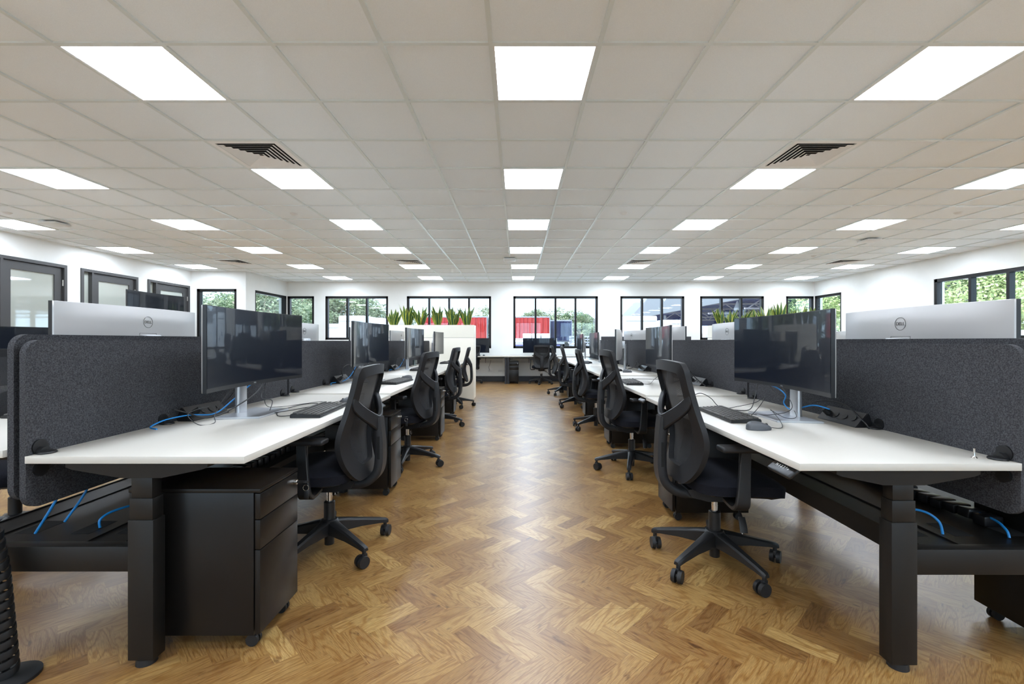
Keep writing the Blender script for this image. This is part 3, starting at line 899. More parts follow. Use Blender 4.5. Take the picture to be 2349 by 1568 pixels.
def make_chair(label, backdz=0.0, leg0=0.0, lever=True):
    """origin on the floor under the column, seat faces +y"""
    t = thing('office_chair', label, 'office chair', group='black mesh-back office chairs')
    # five-star base
    mb = MB(); mb.lathe([(0.024, 0.036), (0.025, 0.038), (0.025, 0.095), (0.048, 0.10), (0.050, 0.16), (0.040, 0.170), (0.0285, 0.172), (0.0285, 0.262), (0.024, 0.266)], n=24)
    mb.build('base_hub', 'plastic', t)
    for k in range(5):
        a = leg0 + k * 2 * PI / 5
        rot = Matrix.Rotation(a, 3, 'Z')
        mb = MB(); rings = []
        for u, zt, zb, hw in ((0.030, 0.168, 0.098, 0.030), (0.07, 0.160, 0.098, 0.026), (0.17, 0.138, 0.097, 0.021), (0.27, 0.114, 0.088, 0.018), (0.315, 0.102, 0.080, 0.016), (0.322, 0.096, 0.082, 0.012)):
            rings.append([mb.bm.verts.new(rot @ Vector(p)) for p in ((u, -hw, zb), (u, -hw, zt - 0.008), (u, -hw * 0.6, zt), (u, hw * 0.6, zt), (u, hw, zt - 0.008), (u, hw, zb))])
        for A, B in zip(rings, rings[1:]):
            for j in range(6): mb.bm.faces.new((A[j], A[(j + 1) % 6], B[(j + 1) % 6], B[j]))
        mb.bm.faces.new(rings[0][::-1]); mb.bm.faces.new(rings[-1])
        mb.cyl(rot @ Vector((0.306, 0, 0.060)), rot @ Vector((0.306, 0, 0.085)), 0.010, n=12)
        lo = mb.build('base_leg', 'plastic', t)
        cr = Matrix.Rotation(a + (0.9, -0.7, 2.2, 0.3, -1.6)[k], 3, 'Z'); c0 = rot @ Vector((0.306, 0, 0))
        mb = MB()
        for s in (-1, 1):
            mb.cyl(c0 + cr @ Vector((0.012, s * 0.006, 0.031)), c0 + cr @ Vector((0.012, s * 0.024, 0.031)), 0.031, 0.029, n=22)
        mb.cyl(c0 + cr @ Vector((0.012, -0.006, 0.031)), c0 + cr @ Vector((0.012, 0.006, 0.031)), 0.010, n=10)
        mb.box(c0 + cr @ Vector((0.0, 0, 0.055)), (0.030, 0.014, 0.022), rot=cr, bev=0.003)
        mb.build('castor', 'rubber', lo)
    mb = MB(); mb.cyl((0, 0, 0.262), (0, 0, 0.352), 0.0145, n=20); mb.cyl((0, 0, 0.292), (0, 0, 0.297), 0.0152, n=20)
    mb.build('gas_lift', 'chrome', t)
    # mechanism + seat
    mb = MB()
    mb.prism([(-0.075, -0.16, 0.385), (-0.075, -0.14, 0.355), (-0.075, -0.06, 0.335), (-0.075, 0.07, 0.335), (-0.075, 0.15, 0.375), (-0.075, 0.15, 0.395), (-0.075, -0.16, 0.395)], (0.15, 0, 0))
    mb.build('tilt_mechanism', 'plastic2', t)
    def seat_f(zlo, zhi, gx_, gy_, top):
        def f(u, v):
            a = u * 2 * PI; r = v
            n_ = 4.2
            ca, sa = math.cos(a), math.sin(a)
            k = (abs(ca) ** n_ + abs(sa) ** n_) ** (-1 / n_)
            x = gx_ * ca * k * r; y = gy_ * sa * k * r + 0.055
            e = r ** 6
            z = zhi - e * (zhi - zlo) * 0.55
            z += 0.010 * (x / gx_) ** 2
            if y > 0.12: z -= (y - 0.12) ** 2 * 1.2
            return (x, y, z)
        return f
    mb = MB()
    nu, nv = 40, 8
    top = seat_f(0.425, 0.485, 0.25, 0.215, True)
    rings = []
    for j in range(1, nv + 1): rings.append([mb.bm.verts.new(top(i / nu, (j / nv) ** 0.6)) for i in range(nu)])
    cvt = mb.bm.verts.new((0, 0.055, 0.485))
    for i in range(nu): mb.bm.faces.new((cvt, rings[0][i], rings[0][(i + 1) % nu]))
    low = [mb.bm.verts.new((v.co.x * 0.985, 0.055 + (v.co.y - 0.055) * 0.985, v.co.z - 0.045)) for v in rings[-1]]
    rings.append(low)
    for A, B in zip(rings, rings[1:]):
        for i in range(nu): mb.bm.faces.new((A[i], A[(i + 1) % nu], B[(i + 1) % nu], B[i]))
    mb.bm.faces.new(low)
    mb.build('seat', 'seat', t, ang=50)
    mb = MB()
    P = []
    for i in range(nu):
        v = top(i / nu, 1.0); P.append((v[0] * 0.97, 0.055 + (v[1] - 0.055) * 0.97, v[2] - 0.044))
    A = [mb.bm.verts.new(p) for p in P]; B = [mb.bm.verts.new((x * 0.8, 0.055 + (y - 0.055) * 0.8, z - 0.022)) for x, y, z in P]
    for i in range(nu): mb.bm.faces.new((A[i], A[(i + 1) % nu], B[(i + 1) % nu], B[i]))
    mb.bm.faces.new(A); mb.bm.faces.new(B[::-1])
    mb.build('seat_shell', 'plastic2', t, ang=50)
    # back frame ring
    zs = [0.440, 0.455, 0.47] + [0.49 + 0.0202 * i for i in range(25)]
    right = [(interp(WID, z), z) for z in zs]
    top_arc = [(0.197, 0.992), (0.191, 1.004), (0.178, 1.011), (0.13, 1.015), (0.065, 1.018)]
    bot = [(0.13, 0.432), (0.10, 0.430), (0.05, 0.4285)]
    loop = bot[::-1] + right + top_arc
    full = [(0.0, 0.428)] + loop + [(0.0, 1.019)] + [(-x, z) for x, z in loop[::-1]]
    inner = []
    for p in full:
        x, z = p
        fz = (z - 0.428) / (1.019 - 0.428)
        zi = 0.500 + fz * (0.968 - 0.500)
        ins = 0.036 + 0.026 * (1 - min(1, max(0, (z - 0.5) / 0.4)))
        xm = max(interp(WID, min(max(z, 0.44), 1.0)), 0.12)
        inner.append(Vector((x * max(0.2, 1 - ins / xm), zi)))
    yk = lambda x, z: interp(YPR, min(max(z, 0.44), 1.01)) + 0.55 * x * x * (0.6 + 0.6 * (1 - abs(z - 0.65)))
    mb = MB(); n = len(full); Rg = []
    for pts, dy, sc_ in ((full, 0.016, 1), (full, -0.010, 1), (inner, -0.022, 1), (inner, 0.004, 1)):
        Rg.append([mb.bm.verts.new((p[0], yk(p[0], p[1]) + dy, p[1] + backdz)) for p in pts])
    for a, b in ((0, 1), (1, 2), (2, 3), (3, 0)):
        for i in range(n):
            j = (i + 1) % n
            mb.bm.faces.new((Rg[a][i], Rg[a][j], Rg[b][j], Rg[b][i]))
    bf = mb.build('back_frame', 'plastic2', t, ang=40)
    # mesh skin
    z0m, z1m = min(p[1] for p in inner) - 0.01, max(p[1] for p in inner) + 0.01
    def hw(z):
        return max(0.0, min(interp(WID, z) - 0.034, 0.19))
    def fm(u, v):
        z = 0.462 + (0.995 - 0.462) * v
        x = (u - 0.5) * 2 * hw(z) * (0.86 if v < 0.03 else 1)
        return (x, yk(x, z) + 0.005, z + backdz)
    mb = MB(); mb.grid(fm, 10, 26); mb.build('back_mesh', 'mesh', bf, ang=60)
    # Y-shaped support behind
    for s in (-1, 1):
        mb = MB()
        mb.ribbon([(s * 0.184, yk(0.184, 0.86) + 0.000, 0.858 + backdz), (s * 0.172, yk(0.172, 0.81) - 0.016, 0.822 + backdz), (s * 0.135, -0.226, 0.778 + backdz), (s * 0.080, -0.250, 0.740 + backdz), (s * 0.030, -0.262, 0.712 + backdz), (0.0, -0.264, 0.702 + backdz)], [0.026, 0.050, 0.060, 0.066, 0.080, 0.10], 0.026, axis='Z')
        mb.build('support_arm', 'plastic2', t)
    sp = [(0, -0.262, 0.735 + backdz), (0, -0.270, 0.66 + backdz), (0, -0.276, 0.56), (0, -0.275, 0.48), (0, -0.262, 0.425), (0, -0.225, 0.385), (0, -0.17, 0.366), (0, -0.10, 0.362), (0, -0.02, 0.362)]
    mb = MB()
    mb.ribbon(sp, [0.082, 0.080, 0.082, 0.086, 0.090, 0.094, 0.098, 0.10, 0.10], 0.044)
    for s_ in (-1, 1):
        sl = MB(); sl.b2(s_ * 0.0395, s_ * 0.0425, -0.283, -0.268, 0.48, 0.62)
        sl.build('slot_shade', 'seam', t, flat=True)  # dark strip on the spine side, painted shade instead of a cut slot
    mb.build('back_spine', 'plastic2', t, ang=40)
    # armrests
    for s in (-1, 1):
        mb = MB()
        mb.ribbon([(s * 0.17, 0.0, 0.382), (s * 0.25, 0.0, 0.372), (s * 0.283, 0.0, 0.390), (s * 0.287, 0.004, 0.43), (s * 0.280, 0.012, 0.52), (s * 0.272, 0.020, 0.628)], [0.07, 0.07, 0.066, 0.06, 0.052, 0.048], 0.022, axis='Y')
        ao = mb.build('armrest', 'plastic', t, ang=40)
        mb = MB(); mb.box((s * 0.265, 0.03, 0.641), (0.082, 0.245, 0.026), bev=0.010, seg=3); mb.build('arm_pad', 'plastic2', ao)
    if lever:
        mb = MB()
        mb.tube([(0.05, 0.06, 0.350), (0.12, 0.06, 0.325), (0.17, 0.055, 0.290)], 0.006)
        mb.ribbon([(0.165, 0.055, 0.296), (0.185, 0.053, 0.265), (0.20, 0.050, 0.235)], [0.03, 0.034, 0.034], 0.008, axis='Y')
        lv = mb.build('height_lever', 'plastic', t)
        mb = MB()
        for i in range(3): mb.box((0.176 + i * 0.010, 0.050 - 0.006, 0.262 - i * 0.012), (0.005, 0.0012, 0.016))
        mb.box((0.186, 0.044, 0.240), (0.016, 0.0012, 0.003))
        mb.build('lever_symbol', 'text', lv, flat=True)
    return t

def chair(x, y, rz, label, dz=0.0, leg=0.0):
    """leg = world angle of one base leg"""
    c = make_chair(label, dz, leg - rz)
    c.location = (x, y, 0); c.rotation_euler = (0, 0, rz)
    return c
# left row faces -x (rz=+90), right row faces +x (rz=-90)
chair(-1.01, 2.447, PI / 2, 'black mesh-back office chair at the nearest left desk', -0.02, R(36))
chair(-1.00, 4.15, PI / 2 + R(-9), 'black mesh-back office chair at the second left desk, turned slightly', 0.01, R(-15))
chair(-1.03, 6.05, PI / 2 + R(-4), 'black mesh-back office chair at the third left desk', 0.02, R(-16))
chair(-1.06, 7.80, PI / 2 + R(3), 'black mesh-back office chair at the fourth left desk, beside the white planter', 0.0, R(10))
chair(1.00, 2.307, -PI / 2, 'black mesh-back office chair at the nearest right desk', 0.01, 0.0)
chair(1.00, 3.98, -PI / 2 + R(4), 'black mesh-back office chair at the second right desk', 0.03, R(36))
chair(1.01, 5.85, -PI / 2, 'black mesh-back office chair at the third right desk', 0.0, 0.0)
chair(1.00, 7.80, -PI / 2 + R(-3), 'black mesh-back office chair at the fourth right desk', 0.01, R(0))
chair(0.95, 9.55, -PI / 2 + R(3), 'black mesh-back office chair at the fifth right desk', 0.01, R(20))
chair(0.63, 11.90, 0.0, 'black mesh-back office chair seen from behind at the far wall desk', 0.0, R(-105))
chair(-1.26, 12.0, R(38), 'black office chair at the far wall, half hidden by the white planter', 0.0, R(0))
chair(-2.78, 2.52, -PI / 2 - R(20), 'black mesh-back chair at the left picture edge, behind the grey felt screens', 0.06, R(0))

# ------------------------------------------------------------------ monitors
def make_monitor(label, drop=0.0, logo=True):
    """origin on the desk under the column; screen faces +y"""
    t = thing('curved_monitor', label, 'monitor', group='curved widescreen monitors')
    Wd, Hh, RR = 0.894, 0.395, 2.3
    zc = 0.358 - drop; yc = 0.075
    yf = lambda x: yc + x * x / (2 * RR)
    z0, z1 = zc - Hh / 2, zc + Hh / 2
    N = 24
    # housing
    mb = MB()
    def sect(y_front, y_back, hx, za, zb, n=N):
        F0, F1, B0, B1 = [], [], [], []
        for i in range(n + 1):
            x = -hx + 2 * hx * i / n
            F0.append(mb.bm.verts.new((x, y_front(x), za))); F1.append(mb.bm.verts.new((x, y_front(x), zb)))
            B0.append(mb.bm.verts.new((x, y_back(x), za))); B1.append(mb.bm.verts.new((x, y_back(x), zb)))
        for i in range(n):
            mb.bm.faces.new((F0[i], F0[i + 1], F1[i + 1], F1[i])); mb.bm.faces.new((B0[i], B1[i], B1[i + 1], B0[i + 1]))
            mb.bm.faces.new((F1[i], F1[i + 1], B1[i + 1], B1[i])); mb.bm.faces.new((F0[i], B0[i], B0[i + 1], F0[i + 1]))
        mb.bm.faces.new((F0[0], F1[0], B1[0], B0[0])); mb.bm.faces.new((F0[n], B0[n], B1[n], F1[n]))
    sect(lambda x: yf(x), lambda x: yf(x) - 0.018, Wd / 2, z0, z1)
    mb.build('bezel', 'bezel', t, ang=30)
    mb = MB(); sect(lambda x: yf(x) + 0.0012, lambda x: yf(x) + 0.0004, Wd / 2 - 0.004, z0 + 0.020, z1 - 0.004)
    mb.build('screen', 'screen', t, ang=30)
    mb = MB()
    def back(u, v):
        x = (u - 0.5) * Wd; z = z0 + v * Hh
        rim = 0 if (u in (0, 1) or v in (0, 1)) else 1
        sm = lambda q: q * q * (3 - 2 * q)
        ex = sm(min(1, (1 - abs(2 * u - 1)) * 2.2)); ez = sm(min(1, (1 - abs(2 * v - 1)) * 2.6))
        if rim:
            x = max(-Wd / 2 + 0.002, min(Wd / 2 - 0.002, x * 1.06)); z = z0 + 0.002 + max(0.0, min(1.0, (v - 1 / 20) / 0.9)) * (Hh - 0.004)
        return (x, yf(x) - 0.018 - rim * (0.005 + 0.017 * ex * ez), z)
    mb.grid(back, 40, 20)
    bk = mb.build('back_cover', 'silver', t, ang=50)
    if logo:
        yb = yc - 0.040 - 0.0008
        mb = MB(); mb.torus((0, yb, zc + 0.118), 0.030, 0.0010, 'Y', n=36, m=6)
        mb.build('logo_ring', 'logo', bk)
        me = text_mesh('DELL', 0.022); me.materials.append(M['logo'])
        o = obj('logo_lettering', me, bk)
        o.matrix_local = Matrix.Translation((0, yb, zc + 0.118)) @ Matrix.Rotation(PI / 2, 4, 'X')
        mb = MB()
        for (x0, x1, a, b) in ((-0.056, 0.056, -0.0012, 0.0), (-0.056, -0.0548, -0.11, 0.0), (0.0548, 0.056, -0.11, 0.0)):
            mb.b2(x0, x1, yb - 0.0002, yb + 0.0008, zc + 0.058 + a, zc + 0.058 + b)
        mb.build('mount_panel_outline', 'logo', bk, flat=True)
    # front lettering on the chin
    me = text_mesh('DELL', 0.010); me.materials.append(M['silverp'])
    o = obj('chin_lettering', me, t)
    o.matrix_local = Matrix.Translation((0, yc + 0.0013, z0 + 0.010)) @ Matrix.Rotation(PI, 4, 'Z') @ Matrix.Rotation(PI / 2, 4, 'X')
    # stand
    mb = MB()
    prof = [(0.0385 * math.cos(a) * (1 if abs(math.cos(a)) < 0.9 else 1), 0.017 * math.sin(a)) for a in [2 * PI * i / 24 for i in range(24)]]
    prof = [(math.copysign(abs(math.cos(a)) ** 0.6, math.cos(a)) * 0.0385, math.copysign(abs(math.sin(a)) ** 0.7, math.sin(a)) * 0.017) for a in [2 * PI * i / 24 for i in range(24)]]
    mb.prism([(x, y, 0.010) for x, y in prof], (0, 0, 0.355))
    mb.build('stand_column', 'silverp', t, ang=40)
    mb = MB(); mb.box((0, yc / 2 - 0.012, zc), (0.10, yc - 0.02, 0.10), bev=0.006); mb.build('mount_head', 'silverp', t)
    mb = MB()
    mb.prism([(-0.185, -0.030, 0.0), (0.185, -0.030, 0.0), (0.148, 0.185, 0.0), (-0.148, 0.185, 0.0)], (0, 0, 0.010))
    es = [e for e in mb.bm.edges]
    bmesh.ops.bevel(mb.bm, geom=es, offset=0.003, segments=2, affect='EDGES')
    mb.build('stand_base', 'silverp', t)
    return t
mon0 = make_monitor('large curved widescreen monitor with dark glossy screen on the nearest left desk')
mon0.location = (-1.493, 2.46, 0.730); mon0.rotation_euler = (0, 0, -PI / 2)
F = -PI / 2      # screen towards +x
B = PI / 2       # screen towards -x
for x, y, z, rz, l in [
    (-1.485, 4.32, 0.740, F + R(-3), 'curved monitor on the second left desk, above the nearest left chair'),
    (-1.480, 6.12, 0.735, F + R(-2), 'curved monitor on the third left desk, in front of the white planter'),
    (-1.480, 7.97, 0.725, F, 'dark curved monitor on the fourth left desk, closest to the planter'),
    (1.500, 2.45, 0.712, B, 'large curved monitor with a red reflection on the nearest right desk'),
    (1.445, 4.33, 0.705, B + R(-3), 'curved monitor with red streaks reflected on the second right desk'),
    (1.455, 6.15, 0.715, B + R(-14), 'curved monitor on the third right desk, turned towards the aisle'),
    (1.480, 8.15, 0.715, B, 'curved monitor on the fourth right desk'),
    (1.480, 9.95, 0.715, B, 'curved monitor on the fifth right desk'),
    (-1.975, 2.478, 0.750, B, 'silver back of a curved monitor above the nearest left felt screens'),
    (-1.975, 4.30, 0.740, B, 'silver back of a monitor above the felt screen, by the left corner window'),
    (-1.975, 6.10, 0.740, B, 'silver back of a monitor on the outer side of the third left desk'),
    (-1.975, 7.90, 0.740, B, 'silver back of a monitor on the outer side of the fourth left desk'),
    (1.800, 2.18, 0.730, F, 'silver back of a curved monitor above the nearest right felt screens'),
    (1.800, 3.98, 0.730, F, 'silver back of a monitor in front of the right-hand plants'),
    (1.800, 5.60, 0.735, F, 'silver back of a monitor on the outer side of the third right desk'),
    (1.800, 7.30, 0.735, F + R(10), 'silver back of a monitor on the outer side of the fourth right desk'),
]:
    dup(mon0, (x, y, z), rz, l)
farm = make_monitor('dark curved monitor set low on the far wall desk, behind a chair', drop=0.085)
farm.location = (0.60, 12.36, 0.727); farm.rotation_euler = (0, 0, PI)
dup(farm, (-1.20, 12.36, 0.727), PI, 'dark curved monitor on the far wall desk, partly behind the planter')

# ------------------------------------------------------------------ keyboards and mice
def make_keyboard(label):
    t = thing('keyboard', label, 'keyboard', group='black wired keyboards')
    mb = MB()
    mb.prism([(-0.225, -0.074, 0.0), (-0.225, -0.074, 0.012), (-0.225, 0.072, 0.022), (-0.225, 0.078, 0.014), (-0.225, 0.078, 0.0)], (0.45, 0, 0))
    bmesh.ops.bevel(mb.bm, geom=list(mb.bm.edges), offset=0.002, segments=2, affect='EDGES')
    mb.build('keyboard_body', 'plastic', t)
    mb = MB()
    sl = 0.010 / 0.146
    for r in range(6):
        y = -0.060 + r * 0.0225 + (0.006 if r == 5 else 0)
        z = 0.0145 + (y + 0.074) * sl
        x = -0.215
        while x < 0.213:
            gap = (x > 0.065 and x < 0.072) or (x > 0.130 and x < 0.137)
            wkey = 0.0165
            if r == 0 and -0.14 < x < 0.0: wkey = 0.105
            if x + wkey > 0.216: break
            mb.box((x + wkey / 2, y, z + 0.0012), (wkey, 0.0185, 0.006), bev=0.0, taper=(0.86, 0.86))
            x += wkey + 0.0025
            if 0.062 < x < 0.072: x = 0.074
            if 0.128 < x < 0.14: x = 0.142
    mb.build('keycaps', 'key', t, flat=True)
    return t
kb0 = make_keyboard('black wired keyboard on the nearest left desk, beside the mouse')
kb0.location = (-1.095, 2.55, 0.7305); kb0.rotation_euler = (0, 0, PI / 2 + R(3))
for x, y, z, rz, l in [
    (1.148, 2.50, 0.7125, -PI / 2 + R(-1), 'black wired keyboard on the nearest right desk, behind a grey mouse'),
    (-1.11, 4.22, 0.7405, PI / 2 + R(-6), 'black keyboard on the second left desk, between two chairs'),
    (-1.30, 6.05, 0.7405, PI / 2, 'black keyboard lying on the monitor base of the third left desk'),
    (1.075, 4.32, 0.7255, -PI / 2 + R(-4), 'black keyboard on the second right desk beside a chair back'),
    (1.27, 6.05, 0.7355, -PI / 2, 'black keyboard on the third right desk'),
    (1.22, 8.1, 0.7355, -PI / 2, 'black keyboard on the fourth right desk'),
    (-1.22, 7.85, 0.7405, PI / 2, 'black keyboard on the fourth left desk'),
    (-2.42, 2.42, 0.7505, -PI / 2, 'black keyboard on the outer nearest left desk at the picture edge'),
    (0.62, 12.05, 0.7275, 0, 'black keyboard on the far wall desk seen through a chair back'),
    (-1.20, 12.02, 0.7275, 0, 'black keyboard on the far wall desk beside the planter'),
]:
    dup(kb0, (x, y, z), rz, l)
def make_mouse(label):
    t = thing('computer_mouse', label, 'computer mouse', group='grey wired mice')
    def f(u, v):
        a = u * 2 * PI
        r = math.sin(v * PI / 2)
        x = 0.031 * math.cos(a) * r * (1 - 0.12 * math.cos(a * 2)); y = 0.058 * math.sin(a) * r
        h = math.cos(v * PI / 2) ** 0.55
        z = 0.004 + 0.034 * h * (1 - 0.35 * (y / 0.058) - 0.15 * (y / 0.058) ** 2)
        return (x, y, max(0.0005, z))
    mb = MB(); mb.grid(f, 28, 10); bmesh.ops.remove_doubles(mb.bm, verts=mb.bm.verts, dist=1e-5)
    mb.lathe([(0.030, 0.0), (0.031, 0.004)], n=28, sy=1.87)
    mb.build('mouse_body', 'mouse', t, ang=60)
    mb = MB(); mb.cyl((-0.004, 0.034, 0.022), (0.004, 0.034, 0.022), 0.008, n=14); mb.build('scroll_wheel', 'plastic', t)
    return t
ms0 = make_mouse('dark grey mouse on the nearest left desk, next to the chair back')
ms0.location = (-1.075, 2.90, 0.7302); ms0.rotation_euler = (0, 0, PI / 2)
for x, y, z, rz, l in [
    (1.122, 2.115, 0.7122, -PI / 2, 'grey mouse on the nearest right desk in front of the keyboard'),
    (-1.12, 4.60, 0.7402, PI / 2, 'dark mouse behind the keyboard of the second left desk'),
    (1.36, 5.62, 0.7352, -PI / 2, 'pale grey mouse on the third right desk by the monitor stand'),
    (-1.22, 8.28, 0.7402, PI / 2, 'mouse on the fourth left desk near the planter'),
    (1.17, 7.72, 0.7352, -PI / 2, 'mouse on the fourth right desk'),
    (-0.88, 12.02, 0.7272, 0, 'mouse on the far wall desk beside the planter'),
    (1.02, 12.05, 0.7272, 0, 'mouse on the far wall desk to the right of the chair'),
]:
    dup(ms0, (x, y, z), rz, l)

# ------------------------------------------------------------------ power modules and cables
def power_module(x, y, z, rz, label):
    t = thing('power_module', label, 'desk power box', (x, y, z), rz, 'black wedge-shaped desk power boxes')
    mb = MB(); mb.prism([(-0.14, -0.04, 0.0), (-0.14, 0.045, 0.0), (-0.14, 0.03, 0.062), (-0.14, 0.018, 0.068)], (0.28, 0, 0))
    bmesh.ops.bevel(mb.bm, geom=list(mb.bm.edges), offset=0.003, segments=2, affect='EDGES')
    mb.build('housing', 'bezel', t)
    for xx in (-0.03, 0.03, 0.09):
        mb = MB(); nrm = Vector((0, -0.76, 0.65)); c = Vector((xx, -0.011, 0.0355))
        mb.cyl(c, c + nrm * 0.002, 0.015, n=20); mb.build('socket', 'plastic', t)
    mb = MB(); c = Vector((-0.09, -0.011, 0.0355)); nrm = Vector((0, -0.76, 0.65))
    mb.cyl(c, c + nrm * 0.035, 0.017, 0.013, n=16); mb.build('plug', 'rubber', t)
    return t
power_module(-1.625, 2.37, 0.7302, PI / 2, 'black power box behind the monitor stand of the nearest left desk')
power_module(-1.625, 4.22, 0.7402, PI / 2, 'black power box by the screen of the second left desk')
power_module(-1.625, 6.05, 0.7402, PI / 2, 'black power box by the screen of the third left desk')
power_module(1.645, 2.30, 0.7122, -PI / 2, 'black power box behind the monitor stand of the nearest right desk')
power_module(1.645, 4.15, 0.7252, -PI / 2, 'black power box by the screen of the second right desk')
power_module(1.645, 5.95, 0.7352, -PI / 2, 'black power box by the screen of the third right desk')
power_module(1.645, 7.80, 0.7352, -PI / 2, 'black power box by the screen of the fourth right desk')

def cable(name, pts, r, m, label, cat='cable'):
    mb = MB(); mb.tube(pts, r, n=8, sm=8)
    o = mb.build(name, m, ang=80)
    return tag(o, label, cat)
z = 0.733
cable('network_cable', [(-1.60, 2.02, z), (-1.66, 2.06, z + .002), (-1.655, 2.14, z + .02), (-1.60, 2.22, z + .03), (-1.55, 2.33, z + .02), (-1.53, 2.44, z + .07), (-1.50, 2.52, z + .13), (-1.46, 2.56, 0.91)], 0.0035, 'blue', 'blue network cable arching over the nearest left desk')
cable('power_cable', [(-1.64, 2.18, z + .06), (-1.63, 2.16, z + .065), (-1.60, 2.20, z + .045), (-1.55, 2.25, z + .012), (-1.50, 2.30, z + .02), (-1.46, 2.40, z + .06), (-1.44, 2.52, z + .11), (-1.44, 2.62, 0.92)], 0.0035, 'cable', 'thick black cable looping past the nearest left monitor stand')
cable('thin_cable', [(-1.60, 2.36, z + .05), (-1.57, 2.22, z + .055), (-1.55, 2.14, z + .04), (-1.48, 2.12, z), (-1.45, 2.18, z), (-1.50, 2.26, z + .03), (-1.50, 2.36, z + .12), (-1.46, 2.42, 0.90)], 0.0018, 'cable', 'thin black lead looped left of the nearest left monitor')
cable('monitor_cable', [(-1.46, 2.60, 0.90), (-1.47, 2.62, 0.84), (-1.44, 2.57, 0.80), (-1.40, 2.60, z + .05), (-1.36, 2.50, z), (-1.31, 2.46, z + .004), (-1.27, 2.60, z), (-1.22, 2.78, z), (-1.27, 2.86, z), (-1.33, 2.78, z), (-1.33, 2.55, z), (-1.25, 2.38, z), (-1.175, 2.36, z + .004)], 0.0022, 'cable', 'black keyboard lead coiled on the nearest left desk')
cable('mouse_cable', [(-1.133, 2.90, z + .008), (-1.20, 2.87, z), (-1.26, 2.92, z + .002), (-1.33, 2.84, z), (-1.42, 2.70, z), (-1.45, 2.62, z + .03), (-1.46, 2.64, .90)], 0.0016, 'cable', 'thin mouse lead behind the keyboard of the nearest left desk')
cable('power_cable', [(-1.63, 2.50, z + .03), (-1.62, 2.56, z + .07), (-1.60, 2.60, z + .12), (-1.55, 2.62, 0.90)], 0.004, 'cable', 'thick black lead rising behind the nearest left monitor')
z = 0.715
cable('power_cable', [(1.64, 2.12, z), (1.63, 2.14, z + .03), (1.63, 2.26, z + .09), (1.60, 2.36, z + .10), (1.55, 2.42, z + .08)], 0.0035, 'cable', 'thick black cable draped over the nearest right power box')
cable('network_cable', [(1.60, 2.33, z + .06), (1.56, 2.40, z + .07), (1.52, 2.52, z + .03), (1.50, 2.56, z + .06), (1.49, 2.53, z + .11), (1.46, 2.58, z + .15), (1.43, 2.70, 0.882)], 0.0035, 'blue', 'blue network cable looping beside the nearest right monitor stand')
cable('charging_cable', [(1.145, 2.98, z + .003), (1.18, 3.05, z + .04), (1.22, 3.02, z + .062), (1.25, 2.94, z + .04), (1.26, 2.84, z), (1.29, 2.70, z), (1.36, 2.66, z + .01), (1.40, 2.68, z + .08), (1.43, 2.72, z + .12), (1.43, 2.70, .882)], 0.0026, 'cable', 'black charging cable with its plug lying on the nearest right desk')
cable('keyboard_cable', [(1.225, 2.44, z + .004), (1.27, 2.48, z), (1.33, 2.50, z + .05), (1.37, 2.52, z + .10), (1.33, 2.56, z + .06), (1.24, 2.72, z), (1.27, 2.60, z), (1.36, 2.44, z + .014), (1.45, 2.40, z + .06), (1.47, 2.56, .89)], 0.0018, 'cable', 'keyboard lead crossing the monitor base of the nearest right desk')
cable('mouse_cable', [(1.182, 2.118, z + .006), (1.25, 2.15, z), (1.30, 2.25, z + .014), (1.31, 2.34, z + .05), (1.33, 2.38, z + .045), (1.38, 2.34, z + .014), (1.46, 2.38, z + .014), (1.50, 2.50, z + .06)], 0.0016, 'cable', 'grey mouse lead curling on the nearest right desk')
cable('power_cable', [(1.44, 2.63, .89), (1.47, 2.60, z + .12), (1.49, 2.56, z + .09), (1.58, 2.44, z + .10)], 0.0025, 'cable', 'black lead hanging under the nearest right monitor')
for k, y in ((1, 4.22), (2, 6.05)):
    nm = ORD[k]; z = 0.743
    cable('network_cable', [(-1.61, y - .28, z), (-1.64, y - .20, z + .01), (-1.60, y - .06, z + .012), (-1.56, y + .02, z + .05), (-1.53, y + .10, z + .14)], 0.0035, 'blue', 'blue network cable on the %s left desk' % nm)
    cable('power_cable', [(-1.60, y - .05, z + .06), (-1.58, y - .10, z + .13), (-1.55, y - .02, z + .16), (-1.53, y + .05, z + .10), (-1.56, y + .08, z + .05)], 0.004, 'cable', 'coiled black lead above the power box of the %s left desk' % nm)
for k, y in ((1, 4.15), (2, 5.95), (3, 7.80)):
    nm = ORD[k]; z = 0.738 if k > 1 else 0.728
    cable('power_cable', [(1.64, y - .2, z), (1.61, y - .05, z + .06), (1.58, y + .02, z + .12), (1.55, y - .04, z + .10), (1.55, y + .1, z + .04), (1.48, y + .2, z)], 0.004, 'cable', 'coiled black lead by the power box of the %s right desk' % nm)
cable('charging_cable', [(1.13, 4.72, .729), (1.25, 4.74, .729), (1.42, 4.70, .729), (1.50, 4.55, .74)], 0.0024, 'cable', 'straight black charging lead on the second right desk')
cable('keyboard_cable', [(1.13, 4.20, .732), (1.17, 4.16, .729), (1.22, 4.18, .73), (1.30, 4.34, .75), (1.40, 4.40, .82)], 0.0018, 'cable', 'keyboard lead on the second right desk')
